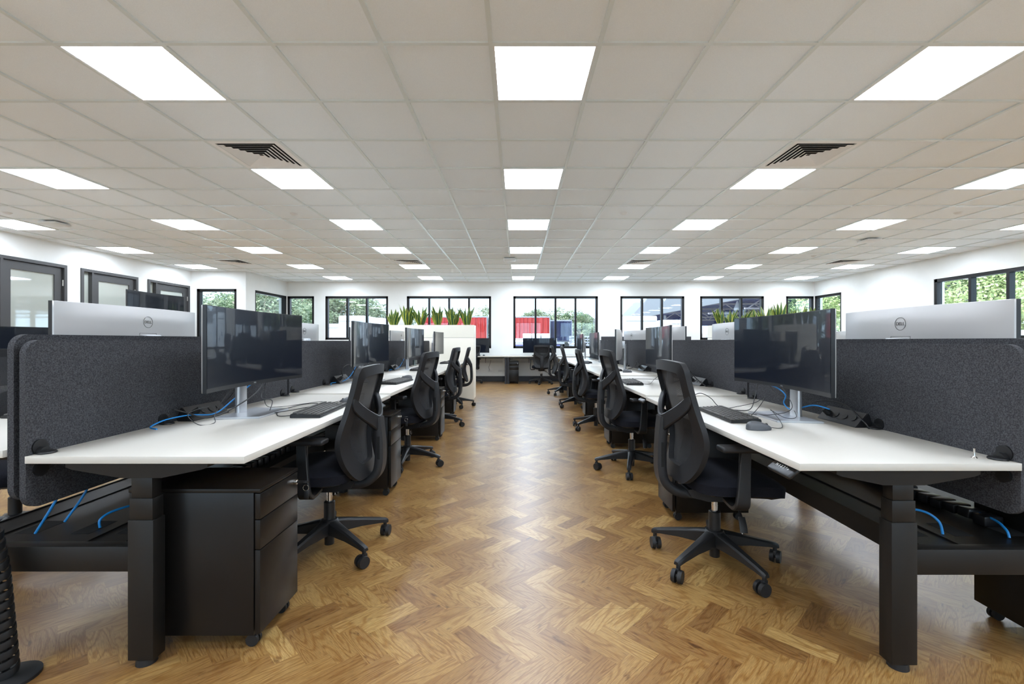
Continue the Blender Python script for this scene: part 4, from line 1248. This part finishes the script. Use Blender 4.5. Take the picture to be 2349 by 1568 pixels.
# cables and chain on the under-desk trays
cable('network_cable', [(-1.712, 1.745, 0.62), (-1.745, 1.72, 0.52), (-1.795, 1.695, 0.408)], 0.0045, 'blue', 'blue cable dropping from the left felt screen into the cable tray')
cable('network_cable', [(-1.712, 1.84, 0.62), (-1.735, 1.83, 0.52), (-1.79, 1.80, 0.41)], 0.0045, 'blue', 'second blue cable dropping behind it towards the left cable tray')
cable('network_cable', [(-1.60, 1.745, 0.409), (-1.602, 1.75, 0.44), (-1.59, 1.80, 0.455), (-1.56, 1.92, 0.45), (-1.54, 2.0, 0.44)], 0.0045, 'blue', 'short blue cable curling out of the left cable tray beside the leg')
cable('network_cable', [(1.58, 1.69, 0.408), (1.575, 1.70, 0.45), (1.55, 1.73, 0.475), (1.515, 1.78, 0.470), (1.505, 1.84, 0.44), (1.50, 1.87, 0.409)], 0.0045, 'blue', 'blue cable arching out of the right cable tray')
cable('network_cable', [(1.79, 1.655, 0.409), (1.795, 1.67, 0.43), (1.81, 1.72, 0.445), (1.84, 1.82, 0.44)], 0.0045, 'blue', 'blue cable at the right picture edge over the cable tray')
def chain(x, y0, n, label, s):
    t = thing('cable_chain', label, 'cable chain', (x, y0, 0.4083), 0, 'black cable chains on the trays')
    mb = MB()
    for i in range(n):
        yy = i * 0.062
        mb.box((0, yy, 0.022 + 0.004 * math.sin(i)), (0.075, 0.050, 0.038), bev=0.006, rot=Matrix.Rotation(0.10 * math.sin(i * 1.7), 3, 'Y'))
        mb.box((0, yy + 0.031, 0.018), (0.04, 0.03, 0.022))
    mb.build('chain_links', 'bezel', t)
    return t
chain(1.83, 1.77, 20, 'black linked cable chain lying on the right cable tray', 1)
chain(-1.50, 1.98, 18, 'black linked cable chain lying on the left cable tray', -1)
# loose bolt standing on the nearest right desk
mb = MB(); mb.lathe([(0.009, 0.0), (0.009, 0.001), (0.0035, 0.007), (0.0032, 0.008), (0.0032, 0.034)][::1], n=14)
tag(mb.build('steel_bolt', 'chrome'), 'small steel bolt standing upside down on the nearest right desk', 'bolt').location = (1.612, 1.605, 0.7121)
# drinking glass
t = thing('drinking_glass', 'clear drinking glass on the fourth left desk', 'drinking glass', (-1.58, 7.02, 0.7402))
mb = MB(); mb.lathe([(0.030, 0.0), (0.036, 0.09), (0.034, 0.09), (0.028, 0.006)], n=24); mb.build('glass_body', 'water', t)

# cable riser at the left bottom corner
t = thing('cable_spine', 'segmented black cable spine standing at the lower left corner', 'cable riser', (-1.715, 1.515, 0))
mb = MB(); mb.lathe([(0.075, 0.0), (0.075, 0.010), (0.070, 0.013), (0.0, 0.013)][:3], n=28, c=(0.03, 0, 0)); mb.build('base_disc', 'rubber', t)
for k in range(15):
    z0 = 0.02 + k * 0.0315
    cx = -0.003 * k if k < 10 else -0.030 - 0.006 * (k - 10)
    cx -= 0.005
    mb = MB()
    out, inn = [], []
    for i in range(25):
        a = -PI + 2 * PI * i / 24
        q = 0.010 * math.sin(a)
        hh = 0.024
        out.append(((0.052 * math.cos(a) + cx, 0.036 * math.sin(a)), z0 + q))
    ro = [[mb.bm.verts.new((p[0][0] * f_ + cx * (1 - f_), p[0][1] * f_, p[1] + dz)) for p in out] for f_, dz in ((1, 0), (1.03, 0.012), (1, hh), (0.9, hh), (0.9, 0))]
    for a_, b_ in zip(ro, ro[1:] + ro[:1]):
        for i in range(24): mb.bm.faces.new((a_[i], a_[i + 1], b_[i + 1], b_[i]))
    bmesh.ops.remove_doubles(mb.bm, verts=mb.bm.verts, dist=1e-5)
    mb.build('spine_segment', 'plastic', t)
mb = MB(); mb.tube([(0.0, 0.012, 0.012), (-0.015, 0.012, 0.2), (-0.03, 0.01, 0.35), (-0.06, 0.01, 0.47)], 0.010); mb.build('inner_cable', 'rubber', t)

# ------------------------------------------------------------------ planters
def planter(x0, x1, y0, y1, label):
    t = thing('planter_cabinet', label, 'planter', ((x0 + x1) / 2, (y0 + y1) / 2, 0), 0, 'cream planter cabinets')
    hx, hy = (x1 - x0) / 2, (y1 - y0) / 2
    mb = MB(); mb.b2(-hx, hx, -hy, hy, 0.0, 1.183, bev=0.002); mb.build('cabinet_body', 'cream', t)
    mb = MB()
    for a, b, c, d in ((-hx, hx, -hy, -hy + 0.018), (-hx, hx, hy - 0.018, hy), (-hx, -hx + 0.018, -hy + 0.018, hy - 0.018), (hx - 0.018, hx, -hy + 0.018, hy - 0.018)):
        mb.b2(a, b, c, d, 1.188, 1.43)
    mb.build('planter_box', 'cream', t, flat=True)
    mb = MB(); mb.b2(-hx + 0.02, hx - 0.02, -hy + 0.02, hy - 0.02, 1.184, 1.395); mb.build('potting_soil', 'soil', t, flat=True)
    return t
planter(-2.60, -0.837, 8.762, 9.21, 'long cream planter cabinet topped with snake plants, left of the aisle')
planter(3.85, 5.95, 8.76, 9.21, 'cream planter cabinet with snake plants, behind the right desks')

def snake_plant(x, y, z, seed, h, label, group, n=9):
    rnd = random.Random(seed)
    t = thing('snake_plant', label, 'plant', (x, y, z), 0, group)
    mb = MB()
    for k in range(n):
        a = rnd.uniform(0, 2 * PI); ln = h * rnd.uniform(0.55, 1.0) if k else h
        lean = rnd.uniform(0.05, 0.42) if k else 0.03
        tw = rnd.uniform(-0.9, 0.9); ww = rnd.uniform(0.025, 0.038)
        bx_, by_ = 0.035 * math.cos(a), 0.035 * math.sin(a)
        fa = rnd.uniform(0, PI)
        def f(u, v):
            prof = (0.55 + 0.65 * v / 0.45) if v < 0.45 else 1.2 * max(0, (1 - ((v - 0.45) / 0.55) ** 1.7))
            wd = ww * prof
            ang = fa + tw * v
            s_ = (u - 0.5) * 2
            cup = 0.25 * wd * s_ * s_
            r = lean * ln * (v * 0.6 + 0.6 * v * v)
            return (bx_ + r * math.cos(a) + wd * s_ * math.cos(ang) - cup * math.sin(ang), by_ + r * math.sin(a) + wd * s_ * math.sin(ang) + cup * math.cos(ang), v * ln)
        mb.grid(f, 4, 10, uv=True)
    mb.build('leaves', 'leaf', t, ang=80)
    return t
PX = [(-2.43, 0.33, 'leftmost'), (-2.16, 0.46, 'tall second from the left'), (-1.90, 0.40, 'third from the left'), (-1.56, 0.40, 'bushy fourth from the left'), (-1.26, 0.39, 'fifth from the left'), (-0.99, 0.40, 'rightmost')]
for i, (x, h, l) in enumerate(PX):
    snake_plant(x, 8.98, 1.395, 20 + i, h + 0.03, 'yellow-edged snake plant, %s in the planter left of the aisle' % l, 'snake plants in the left planter', n=22)
RPX = [(4.02, 0.36), (4.22, 0.33), (4.45, 0.34), (4.68, 0.34), (4.90, 0.42), (5.18, 0.50), (5.42, 0.34), (5.64, 0.42), (5.82, 0.38)]
RL = ['leftmost', 'second', 'third', 'fourth', 'fifth', 'tallest, sixth', 'seventh', 'eighth', 'rightmost']
for i, (x, h) in enumerate(RPX):
    snake_plant(x, 8.98, 1.395, 50 + i, h + 0.02, 'yellow-edged snake plant, %s from the left above the right monitors' % RL[i], 'snake plants in the right planter', n=11)

# ------------------------------------------------------------------ far wall desks
def fardesk(x0, x1, label):
    t = thing('long_desk', label, 'desk', ((x0 + x1) / 2, 12.22, 0), 0, 'white desks along the far wall')
    hx = (x1 - x0) / 2
    mb = MB(); mb.b2(-hx, hx, -0.37, 0.368, 0.702, 0.727, bev=0.0015); mb.build('tabletop', 'desk', t)
    for s in ((-1, 1)):
        mb = MB(); xx = s * (hx - 0.03); mb.b2(xx - 0.025, xx + 0.025, -0.33, -0.25, 0.0, 0.70); mb.b2(xx - 0.025, xx + 0.025, 0.25, 0.33, 0.0, 0.70); mb.b2(xx - 0.025, xx + 0.025, -0.25, 0.25, 0.66, 0.70)
        mb.build('leg_frame', 'skirting', t, flat=True)
    mb = MB(); mb.b2(-hx + 0.06, hx - 0.06, -0.30, -0.27, 0.675, 0.702); mb.build('under_rail', 'black', t, flat=True)
    mb = MB()
    for zz in (0.535, 0.56, 0.585, 0.63, 0.655, 0.68): mb.b2(-hx + 0.12, hx - 0.12, 0.10, 0.104, zz, zz + 0.004)
    k = -hx + 0.12
    while k < hx - 0.12:
        mb.b2(k, k + 0.003, 0.10, 0.103, 0.535, 0.588); mb.b2(k + 0.02, k + 0.023, 0.10, 0.103, 0.63, 0.684); k += 0.042
    for xx in (-hx * 0.35, hx * 0.35): mb.b2(xx - 0.006, xx + 0.006, 0.095, 0.108, 0.53, 0.702)
    mb.build('wire_basket', 'black', t, flat=True)
fardesk(-2.07, -0.272, 'white desk on the far wall, left of the dark leg, beside the planter')
fardesk(-0.268, 1.53, 'white desk on the far wall under the central window')
fardesk(1.535, 3.33, 'white desk on the far wall behind the end of the right row')
for x, l in ((-0.745, 'left double wall socket with a lead plugged in, below the far desk'), (-0.465, 'middle double wall socket below the far desk'), (-0.30, 'right double wall socket partly behind the dark desk leg')):
    mb = MB(); mb.box((0, -0.005, 0), (0.115, 0.010, 0.072), bev=0.002); mb.b2(-0.03, -0.012, -0.0115, -0.0095, -0.015, 0.012); mb.b2(0.012, 0.03, -0.0115, -0.0095, -0.015, 0.012)
    tag(mb.build('wall_socket', 'white'), l, 'wall socket', 'wall sockets below the far desk').location = (x, YB, 0.307)
cable('power_cable', [(-0.76, 12.585, 0.305), (-0.78, 12.56, 0.40), (-0.74, 12.5, 0.52), (-0.72, 12.45, 0.60)], 0.004, 'cable', 'lead running from the wall socket up to the far desk basket')
# dark partitions at the back right
mb = MB(); mb.b2(-1.08, 1.08, -0.02, 0.02, 0.0, 1.228, bev=0.006)
tag(mb.build('felt_partition', 'felt'), 'long dark felt partition standing behind the right desks below the window', 'partition').location = (3.10, 10.95, 0)

# ------------------------------------------------------------------ neighbouring clusters, mostly hidden
def simple_desk(x, y, w_, d_, h, label, s):
    t = thing('side_desk', label, 'desk', (x, y, 0), 0, 'desks of the neighbouring rows')
    mb = MB(); mb.b2(-w_ / 2, w_ / 2, -d_ / 2, d_ / 2, h - 0.025, h, bev=0.0015); mb.build('tabletop', 'desk', t)
    for yy in (-d_ / 2 + 0.08, d_ / 2 - 0.08):
        mb = MB(); mb.b2(-0.04, 0.04, yy - 0.025, yy + 0.025, 0.0, h - 0.03); mb.b2(-w_ / 2 + 0.1, w_ / 2 - 0.1, yy - 0.024, yy + 0.024, h - 0.07, h - 0.0255); mb.b2(-0.3, 0.3, yy - 0.03, yy + 0.03, 0, 0.02)
        mb.build('leg', 'black', t, flat=True)
simple_desk(-4.60, 3.87, 0.75, 1.78, 0.69, 'white side desk beyond the left row, hidden behind the felt screens', -1)
simple_desk(-4.65, 5.70, 0.75, 1.78, 1.18, 'white side desk raised to standing height beyond the left row', -1)
simple_desk(4.75, 6.40, 0.75, 1.78, 0.71, 'white side desk beyond the right row', 1)
dup(mon0, (-4.50, 3.86, 0.695), F, 'dark curved monitor at the left picture edge in front of the first door')
dup(mon0, (-4.62, 5.70, 1.165), F, 'dark curved monitor raised high in front of the third door')
dup(mon0, (4.72, 6.45, 0.71), F, 'pale back of a monitor between the two nearest right monitors')

# ------------------------------------------------------------------ outside
G = -0.12
mb = MB(); mb.b2(-90, 110, YB + T, 190, G - 0.2, G)
mb.b2(-90, XL - 3.0, -60, YB + T, G - 0.2, G); mb.b2(XR + T, 110, -60, YB + T, G - 0.2, G); mb.b2(XL - 3.0, XR + T, -60, YF - T, G - 0.2, G)
mb.build('ground', 'tarmac', flat=True)['kind'] = 'structure'

def tree_mesh(name, seed, n=9000, rx=3.2, rz=3.4, leaf=0.24):
    rnd = random.Random(seed); mb = MB()
    blobs = []
    for k in range(26):
        a = rnd.uniform(0, 2 * PI); q = rnd.uniform(-0.9, 1); rr = rx * math.sqrt(1 - q * q * 0.8) * rnd.uniform(0.35, 0.95)
        blobs.append((Vector((rr * math.cos(a), rr * math.sin(a), q * rz * 0.75)), rnd.uniform(0.22, 0.42) * rx))
    for k in range(n):
        c, r = blobs[rnd.randrange(len(blobs))]
        d = Vector((rnd.gauss(0, 1), rnd.gauss(0, 1), rnd.gauss(0, 1))).normalized()
        p = c + d * r * rnd.uniform(0.65, 1.05)
        u = Vector((rnd.gauss(0, 1), rnd.gauss(0, 1), rnd.gauss(0, 1))).normalized(); v = d.cross(u)
        if v.length < 0.05: continue
        v.normalize(); s_ = leaf * rnd.uniform(0.5, 1.2)
        u = (u + d * 0.3).normalized()
        mb.poly([p - u * s_ * 0.5, p + v * s_ * 0.3, p + u * s_ * 0.5, p - v * s_ * 0.3])
    return mb.mesh(name, flat=True)
TM = [tree_mesh('crown_a', 1), tree_mesh('crown_b', 2, 9000, 3.6, 3.0), tree_mesh('crown_c', 3, 9000, 2.8, 4.0), tree_mesh('crown_d', 4, 26000, 3.0, 3.4, 0.13)]
HT = (3.4, 3.0, 4.0, 3.4); WT = (3.2, 3.6, 2.8, 3.0)
BM = []
for k in range(3):
    q = MB(); rnd = random.Random(k)
    q.cyl((0, 0, 0), (0.2, 0, 2.5), 0.28, 0.2, n=8)
    for i in range(7):
        a = rnd.uniform(0, 2 * PI); q.tube([(0.1, 0, 1.6 + i * 0.2), (math.cos(a) * 0.9, math.sin(a) * 0.9, 3.2 + i * .2), (math.cos(a) * 2.0, math.sin(a) * 2.0, 4.8 + i * 0.25)], 0.07, n=6, sm=3)
    me = q.mesh('trunk'); me.materials.append(M['trunk']); BM.append(me)
tcount = 0
def tree(x, y, top, wid, k, m, label):
    global tcount
    t = thing('tree', label, 'tree', (x, y, G), (tcount * 1.3) % 6.28, 'trees beyond the yard')
    me = TM[k].copy(); me.materials.clear(); me.materials.append(M[m])
    o = obj('crown', me, t)
    H = top - G; rzz = HT[k] * 1.15
    sz = H * 0.42 / rzz * 1.25; sx = wid / 2 / WT[k] * 1.15
    o.scale = (sx, sx, sz); o.location = (0, 0, H - rzz * sz * 0.92)
    b = obj('trunk', BM[k % 3], t); b.scale = (sx * 0.8, sx * 0.8, H / 7.0)
    tcount += 1
def at(px, D): return (px - 1186.5) * D / 1044
def zz(py, D): return CAM_Z + (781.3 - py) * D / 1044
TR = [
    (470, 52, 672, 10, 0, 'fol1'), (520, 58, 664, 9, 2, 'fol3'), (600, 46, 640, 10, 1, 'fol1'), (640, 52, 645, 9, 0, 'fol3'), (680, 60, 640, 10, 2, 'fol1'), (712, 64, 660, 8, 1, 'fol1'),
    (765, 62, 655, 9, 0, 'fol1'), (800, 66, 668, 9, 2, 'fol1'), (838, 78, 716, 8, 1, 'fol3'), (868, 70, 700, 6.5, 2, 'fol1'), (905, 76, 690, 8, 0, 'fol1'),
    (1112, 90, 700, 6, 1, 'fol1'), (1222, 92, 706, 5.5, 0, 'fol1'), (1245, 92, 703, 5.5, 2, 'fol1'), (1272, 96, 722, 6, 1, 'fol3'), (1298, 92, 703, 9, 1, 'fol1'), (1322, 90, 712, 7, 0, 'fol3'), (1340, 86, 735, 6, 2, 'fol1'), (1365, 88, 750, 6, 0, 'fol3'),
]
for i, (px, D, py, wd, k, m) in enumerate(TR):
    where = 'seen through the left corner windows' if px < 730 else ('seen through the window left of the planter' if px < 950 else ('behind the curtain-sided trailers, seen through the central window' if px < 1345 else 'beside the sawtooth building'))
    tree(at(px, D), D, zz(py, D), wd, k, m, 'tree %s, crown %s' % (where, ('at its left', 'at its centre', 'at its right')[i % 3]) if False else 'grey-green gum tree %s' % where)
# group the look-alikes by window
for o in bpy.data.objects:
    if o.name.startswith('tree') and 'label' in o: o['group'] = o['label'].replace('grey-green gum tree', 'gum trees')
# beyond the right wall
for i, (x, y, tp, wd, k, m) in enumerate([(16, 18.5, 6.5, 6, 1, 'fol2'), (19, 25, 8, 8, 0, 'fol3'), (17.5, 13.5, 6, 5, 2, 'fol2'), (20, 11.5, 7.5, 7, 0, 'fol2'), (18, 9.5, 7, 6, 1, 'fol1'), (22, 15.5, 9, 8, 2, 'fol3')]):
    tree(x, y, tp, wd, 3, m, 'sunlit bushy tree outside the right-hand windows')
for o in bpy.data.objects:
    if o.get('label') == 'sunlit bushy tree outside the right-hand windows': o['group'] = 'trees outside the right wall'

def curtain_trailer(x0, x1, y, z0, z1, m, label, amp=0.10, per=0.55):
    t = thing('curtain_trailer', label, 'truck trailer', ((x0 + x1) / 2, y, G))
    hx = (x1 - x0) / 2
    mb = MB()
    rnd = random.Random(5)
    N = int((x1 - x0) / 0.09)
    ph = [rnd.uniform(-0.6, 0.6) for _ in range(N + 1)]
    def f(u, v):
        x = -hx + 2 * hx * u
        a = amp * math.sin(2 * PI * x / per + 1.4 * math.sin(x * 1.3)) * (0.25 + 0.75 * (1 - abs(v - 0.5)))
        return (x + 0.06 * math.sin(v * 3 + x * 2), a - 1.2, z0 - G + (z1 - z0) * v)
    mb.grid(f, N, 6); mb.build('side_curtain', m, t, ang=80)
    mb = MB(); mb.b2(-hx, hx, -1.22, 1.25, z1 - G - 0.02, z1 - G + 0.14); mb.b2(-hx, hx, -1.0, 1.25, z0 - G - 0.2, z0 - G)
    mb.b2(-hx - 0.05, -hx + 0.05, -1.25, 1.25, z0 - G, z1 - G); mb.b2(hx - 0.05, hx + 0.05, -1.25, 1.25, z0 - G, z1 - G)
    mb.b2(-hx, hx, 1.15, 1.25, z0 - G, z1 - G)
    mb.build('body_frame', 'steel', t, flat=True)
    for xx in (-hx + 1.2, -hx + 2.4, hx - 2.6, hx - 1.4):
        mb = MB(); mb.cyl((xx, -1.1, 0.5), (xx, -0.75, 0.5), 0.5, n=24); mb.build('wheel', 'rubber', t)
    return t
curtain_trailer(-12.2, -3.7, 57, 1.42, 4.0, 'red', 'red curtain-sided trailer behind the planter, seen through the window')
curtain_trailer(-3.4, 4.0, 57, 1.42, 3.98, 'red', 'red curtain-sided trailer seen through the central window')
curtain_trailer(3.95, 7.05, 60, 1.15, 3.68, 'navy', 'dark blue curtain-sided trailer with gathered folds, right of the red one', 0.14, 0.42)

def pallet_stack(px, D, n, wd, label, m='steel', base=None):
    t = thing('pallet_stack', label, 'pallet stack', (at(px, D), D, G), 0, 'stacks outside the central window')
    for i in range(n):
        mb = MB(); z0 = i * 0.30
        mb.b2(-wd / 2, wd / 2, -0.6, 0.6, z0 + 0.12, z0 + 0.26); mb.b2(-wd / 2, -wd / 2 + 0.1, -0.6, 0.6, z0, z0 + 0.12); mb.b2(wd / 2 - 0.1, wd / 2, -0.6, 0.6, z0, z0 + 0.12); mb.b2(-0.05, 0.05, -0.6, 0.6, z0, z0 + 0.12)
        mb.build('pallet', m, t, flat=True)
pallet_stack(1322, 48, 6, 1.4, 'left stack of grey pallets by the blue trailer')
pallet_stack(1346, 50, 6, 1.4, 'right stack of grey pallets by the sawtooth building')
# flatbed with white load in front of the red trailer
t = thing('flatbed_trailer', 'flatbed trailer with a white load in front of the red curtains', 'truck trailer', (at(1235, 44), 44, G))
mb = MB(); mb.b2(-2.9, 2.4, -1.2, 1.2, 0.95, 1.12); mb.build('deck', 'steel', t, flat=True)
for i in range(3):
    mb = MB(); mb.b2(-2.2, 1.7, -1.1, 1.1, 1.13 + i * 0.13, 1.21 + i * 0.13); mb.build('load_board', 'truck', t, flat=True)
for i in range(5):
    mb = MB(); mb.b2(-2.1 + i * 0.85, -1.98 + i * 0.85, -1.08, 1.08, 1.21, 1.47); mb.build('load_bearer', 'steel', t, flat=True)
for i in range(3):
    mb = MB(); mb.b2(-1.5 + i * 0.87, -0.72 + i * 0.87, -1.0, 1.0, 1.50, 1.93); mb.build('load_crate', 'truck', t, flat=True)
mb = MB(); mb.b2(-2.6, 2.0, -1.15, -1.05, 0.55, 0.9); mb.build('underrun_guard', 'shed', t, flat=True)
for xx in (-2.2, -1.1, 1.4):
    mb = MB(); mb.cyl((xx, -1.1, 0.45), (xx, -0.8, 0.45), 0.45, n=20); mb.build('wheel', 'rubber', t)
mb = MB(); mb.box((0, 0, 0.6), (1.1, 0.5, 0.35), bev=0.1); tag(mb.build('orange_cover', 'orange'), 'low orange cover on the yard below the blue curtains', 'cover').location = (at(1283, 44), 43.5, G - 0.42)

def truck(px, D, ztop, wid, label, cab=1, rz=0.0):
    t = thing('white_truck', label, 'truck', (at(px, D), D, G), rz, 'white trucks in the yard')
    H = ztop - G
    mb = MB(); mb.box((0, 0, 0.55 + (H - 0.55) / 2), (wid, 4.2, H - 0.55), bev=0.12); mb.build('box_body', 'truck', t)
    c = MB(); cx = cab * (wid / 2 + 0.95); ch = min(H * 0.82, 2.7)
    for i in range(4):
        q = MB(); q.b2(-wid / 2 + 0.3 + i * (wid - 0.8) / 3, -wid / 2 + 0.45 + i * (wid - 0.8) / 3, -2.13, -2.09, H * (0.35 + 0.13 * (i % 2)), H * (0.45 + 0.13 * (i % 2))); q.build('side_marker', 'shed', t, flat=True)
    q = MB(); q.b2(-wid / 2 + 0.1, wid / 2 - 0.1, -2.12, -2.09, H * 0.86, H * 0.88); q.build('side_trim', 'steel', t, flat=True)
    c.prism([(cx - 0.9, -1.1, 0.5), (cx + 0.9, -1.1, 0.5), (cx + 0.9, -1.1, ch * 0.55), (cx + 0.55, -1.1, ch), (cx - 0.9, -1.1, ch * 1.04)], (0, 2.2, 0)); co = c.build('cab', 'truck', t, flat=True)
    g = MB(); g.b2(cx - 0.55, cx + 0.35, -1.13, -1.10, ch * 0.55, ch * 0.85); g.build('side_window', 'glassd', co, flat=True)
    for xx in (-wid / 2 + 0.6, cx):
        q = MB(); q.cyl((xx, -1.35, 0.45), (xx, -1.0, 0.45), 0.45, n=20); q.build('wheel', 'rubber', t)
truck(778, 40, zz(744, 40), 2.6, 'white truck at the left of the window beside the planter', 1)
truck(830, 34, zz(727, 34), 1.9, 'white truck with a high rounded body seen left of the planter', 1)
truck(872, 44, zz(731, 44), 1.8, 'white truck beside the planter plants, right of the tall one', -1)
truck(1456, 40, zz(727, 40), 2.7, 'large white box truck below the grey canopy', 1)
truck(1530, 55, zz(735, 55), 2.5, 'white truck under the canopy, right of the large box truck', 1)
truck(1640, 52, zz(748, 52), 2.6, 'white truck below the navy canopy at the right window', -1)

# canopy with grey fascia and navy soffit
t = thing('loading_canopy', 'big grey-edged loading canopy with navy underside', 'canopy', (20.7, 28, 0))
mb = MB()
P = [(0, 0, 5.0), (0, 47, 5.0), (0, 47, 6.4)]
yy = 47
while yy > 2:
    P.append((0, yy - 5.5, 9.6)); P.append((0, yy - 11, 6.6)); yy -= 11
P.append((0, 0, 8.0))
P = [p for p in P if p[1] >= 0]
mb.prism(P, (0.3, 0, 0)); mb.build('fascia', 'roofgrey', t, flat=True)
mb = MB()
mb.b2(0.3, 32, 0, 47, 5.35, 5.5)
for i in range(40): mb.b2(0.3 + i * 0.8, 0.42 + i * 0.8, 0, 47, 5.28, 5.36)
mb.build('soffit', 'shed', t, flat=True)
mb = MB(); mb.b2(0.3, 32, 47, 47.3, 3.6, 5.35); mb.build('rear_wall', 'shed', t, flat=True)
for j, yj in enumerate((6, 14, 22, 30, 38)):
    mb = MB()
    mb.b2(0.3, 30, yj, yj + 0.15, 5.1, 5.25); mb.b2(0.3, 30, yj, yj + 0.15, 4.05, 4.2)
    x = 0.6
    up = True
    while x < 29:
        a, b = (4.12, 5.18) if up else (5.18, 4.12)
        mb.tube([(x, yj + 0.07, a), (x + 1.6, yj + 0.07, b)], 0.06, n=4, sm=0); x += 1.6; up = not up
    mb.build('roof_truss', 'trusss', t, flat=True)
for xx, yj in ((2.5, 20), (2.5, 32), (9, 12), (14, 26)):
    mb = MB(); mb.lathe([(0.30, -0.5), (0.34, -0.3), (0.20, 0.0), (0.05, 0.5)], c=(xx, yj, 4.85), n=14); mb.build('high_bay_lamp', 'truck', t)
for xx, yj in ((3.0, 45), (13, 45), (24, 45), (30, 8), (30, 30)):
    mb = MB(); mb.b2(xx - 0.15, xx + 0.15, yj - 0.15, yj + 0.15, G, 5.2); mb.build('column', 'truck', t, flat=True)
t = thing('sawtooth_building', 'pale building with sawtooth roofline behind the pallets', 'building', (13, 94, G))
P = [(0, 0, 4.2), (0.0, 0, 5.6)]
P = [(-1.5, 0, 3.6), (1.6, 0, 6.9), (3.9, 0, 5.0), (6.5, 0, 8.4), (9.5, 0, 5.2), (14, 0, 10), (19, 0, 6), (19, 0, 3.6)]
mb = MB(); mb.prism(P, (0, 12, 0)); mb.build('gable_wall', 'roofgrey', t, flat=True)
for xx in (0.5, 5, 10, 15):
    mb = MB(); mb.b2(xx - 0.25, xx + 0.25, 0.2, 0.7, 0, 3.7); mb.build('post', 'truck', t, flat=True)
t = thing('warehouse', 'white low warehouse under the back of the canopy', 'building', (37, 88, G))
mb = MB(); mb.b2(-22, 24, 0, 8, 0, 4.1); mb.build('wall', 'truck', t, flat=True)
for xx in (-16, -6, 4, 14):
    mb = MB(); mb.b2(xx, xx + 4, -0.05, 0, 0, 3.2); mb.build('roller_door', 'steel', t, flat=True)
# white fences
def fence(x0, y0, x1, y1, h, n, label):
    t = thing('white_fence', label, 'fence', ((x0 + x1) / 2, (y0 + y1) / 2, G))
    a = Vector((x0 - (x0 + x1) / 2, y0 - (y0 + y1) / 2, 0)); b = -a
    d = (b - a).normalized(); nn = Vector((-d.y, d.x, 0)) * 0.03
    mb = MB()
    for i in range(n):
        z0 = 0.15 + (h - 0.15) * i / n; z1 = z0 + (h - 0.15) / n * 0.72
        mb.prism([(a.x, a.y, z0), (b.x, b.y, z0), (b.x, b.y, z1), (a.x, a.y, z1)], nn)
    mb.build('rails', 'truck', t, flat=True)
    L = (b - a).length; k = 0
    while k <= L:
        p = a + d * k; mb = MB(); mb.b2(p.x - 0.06, p.x + 0.06, p.y - 0.06, p.y + 0.06, 0, h + 0.05); mb.build('post', 'truck', t, flat=True); k += 3.0
fence(-34, 30, -15, 34, 1.95, 7, 'white slatted fence outside the left alcove window')
fence(13.5, 8, 13.5, 30, 1.6, 6, 'white rail fence outside the right-hand windows')
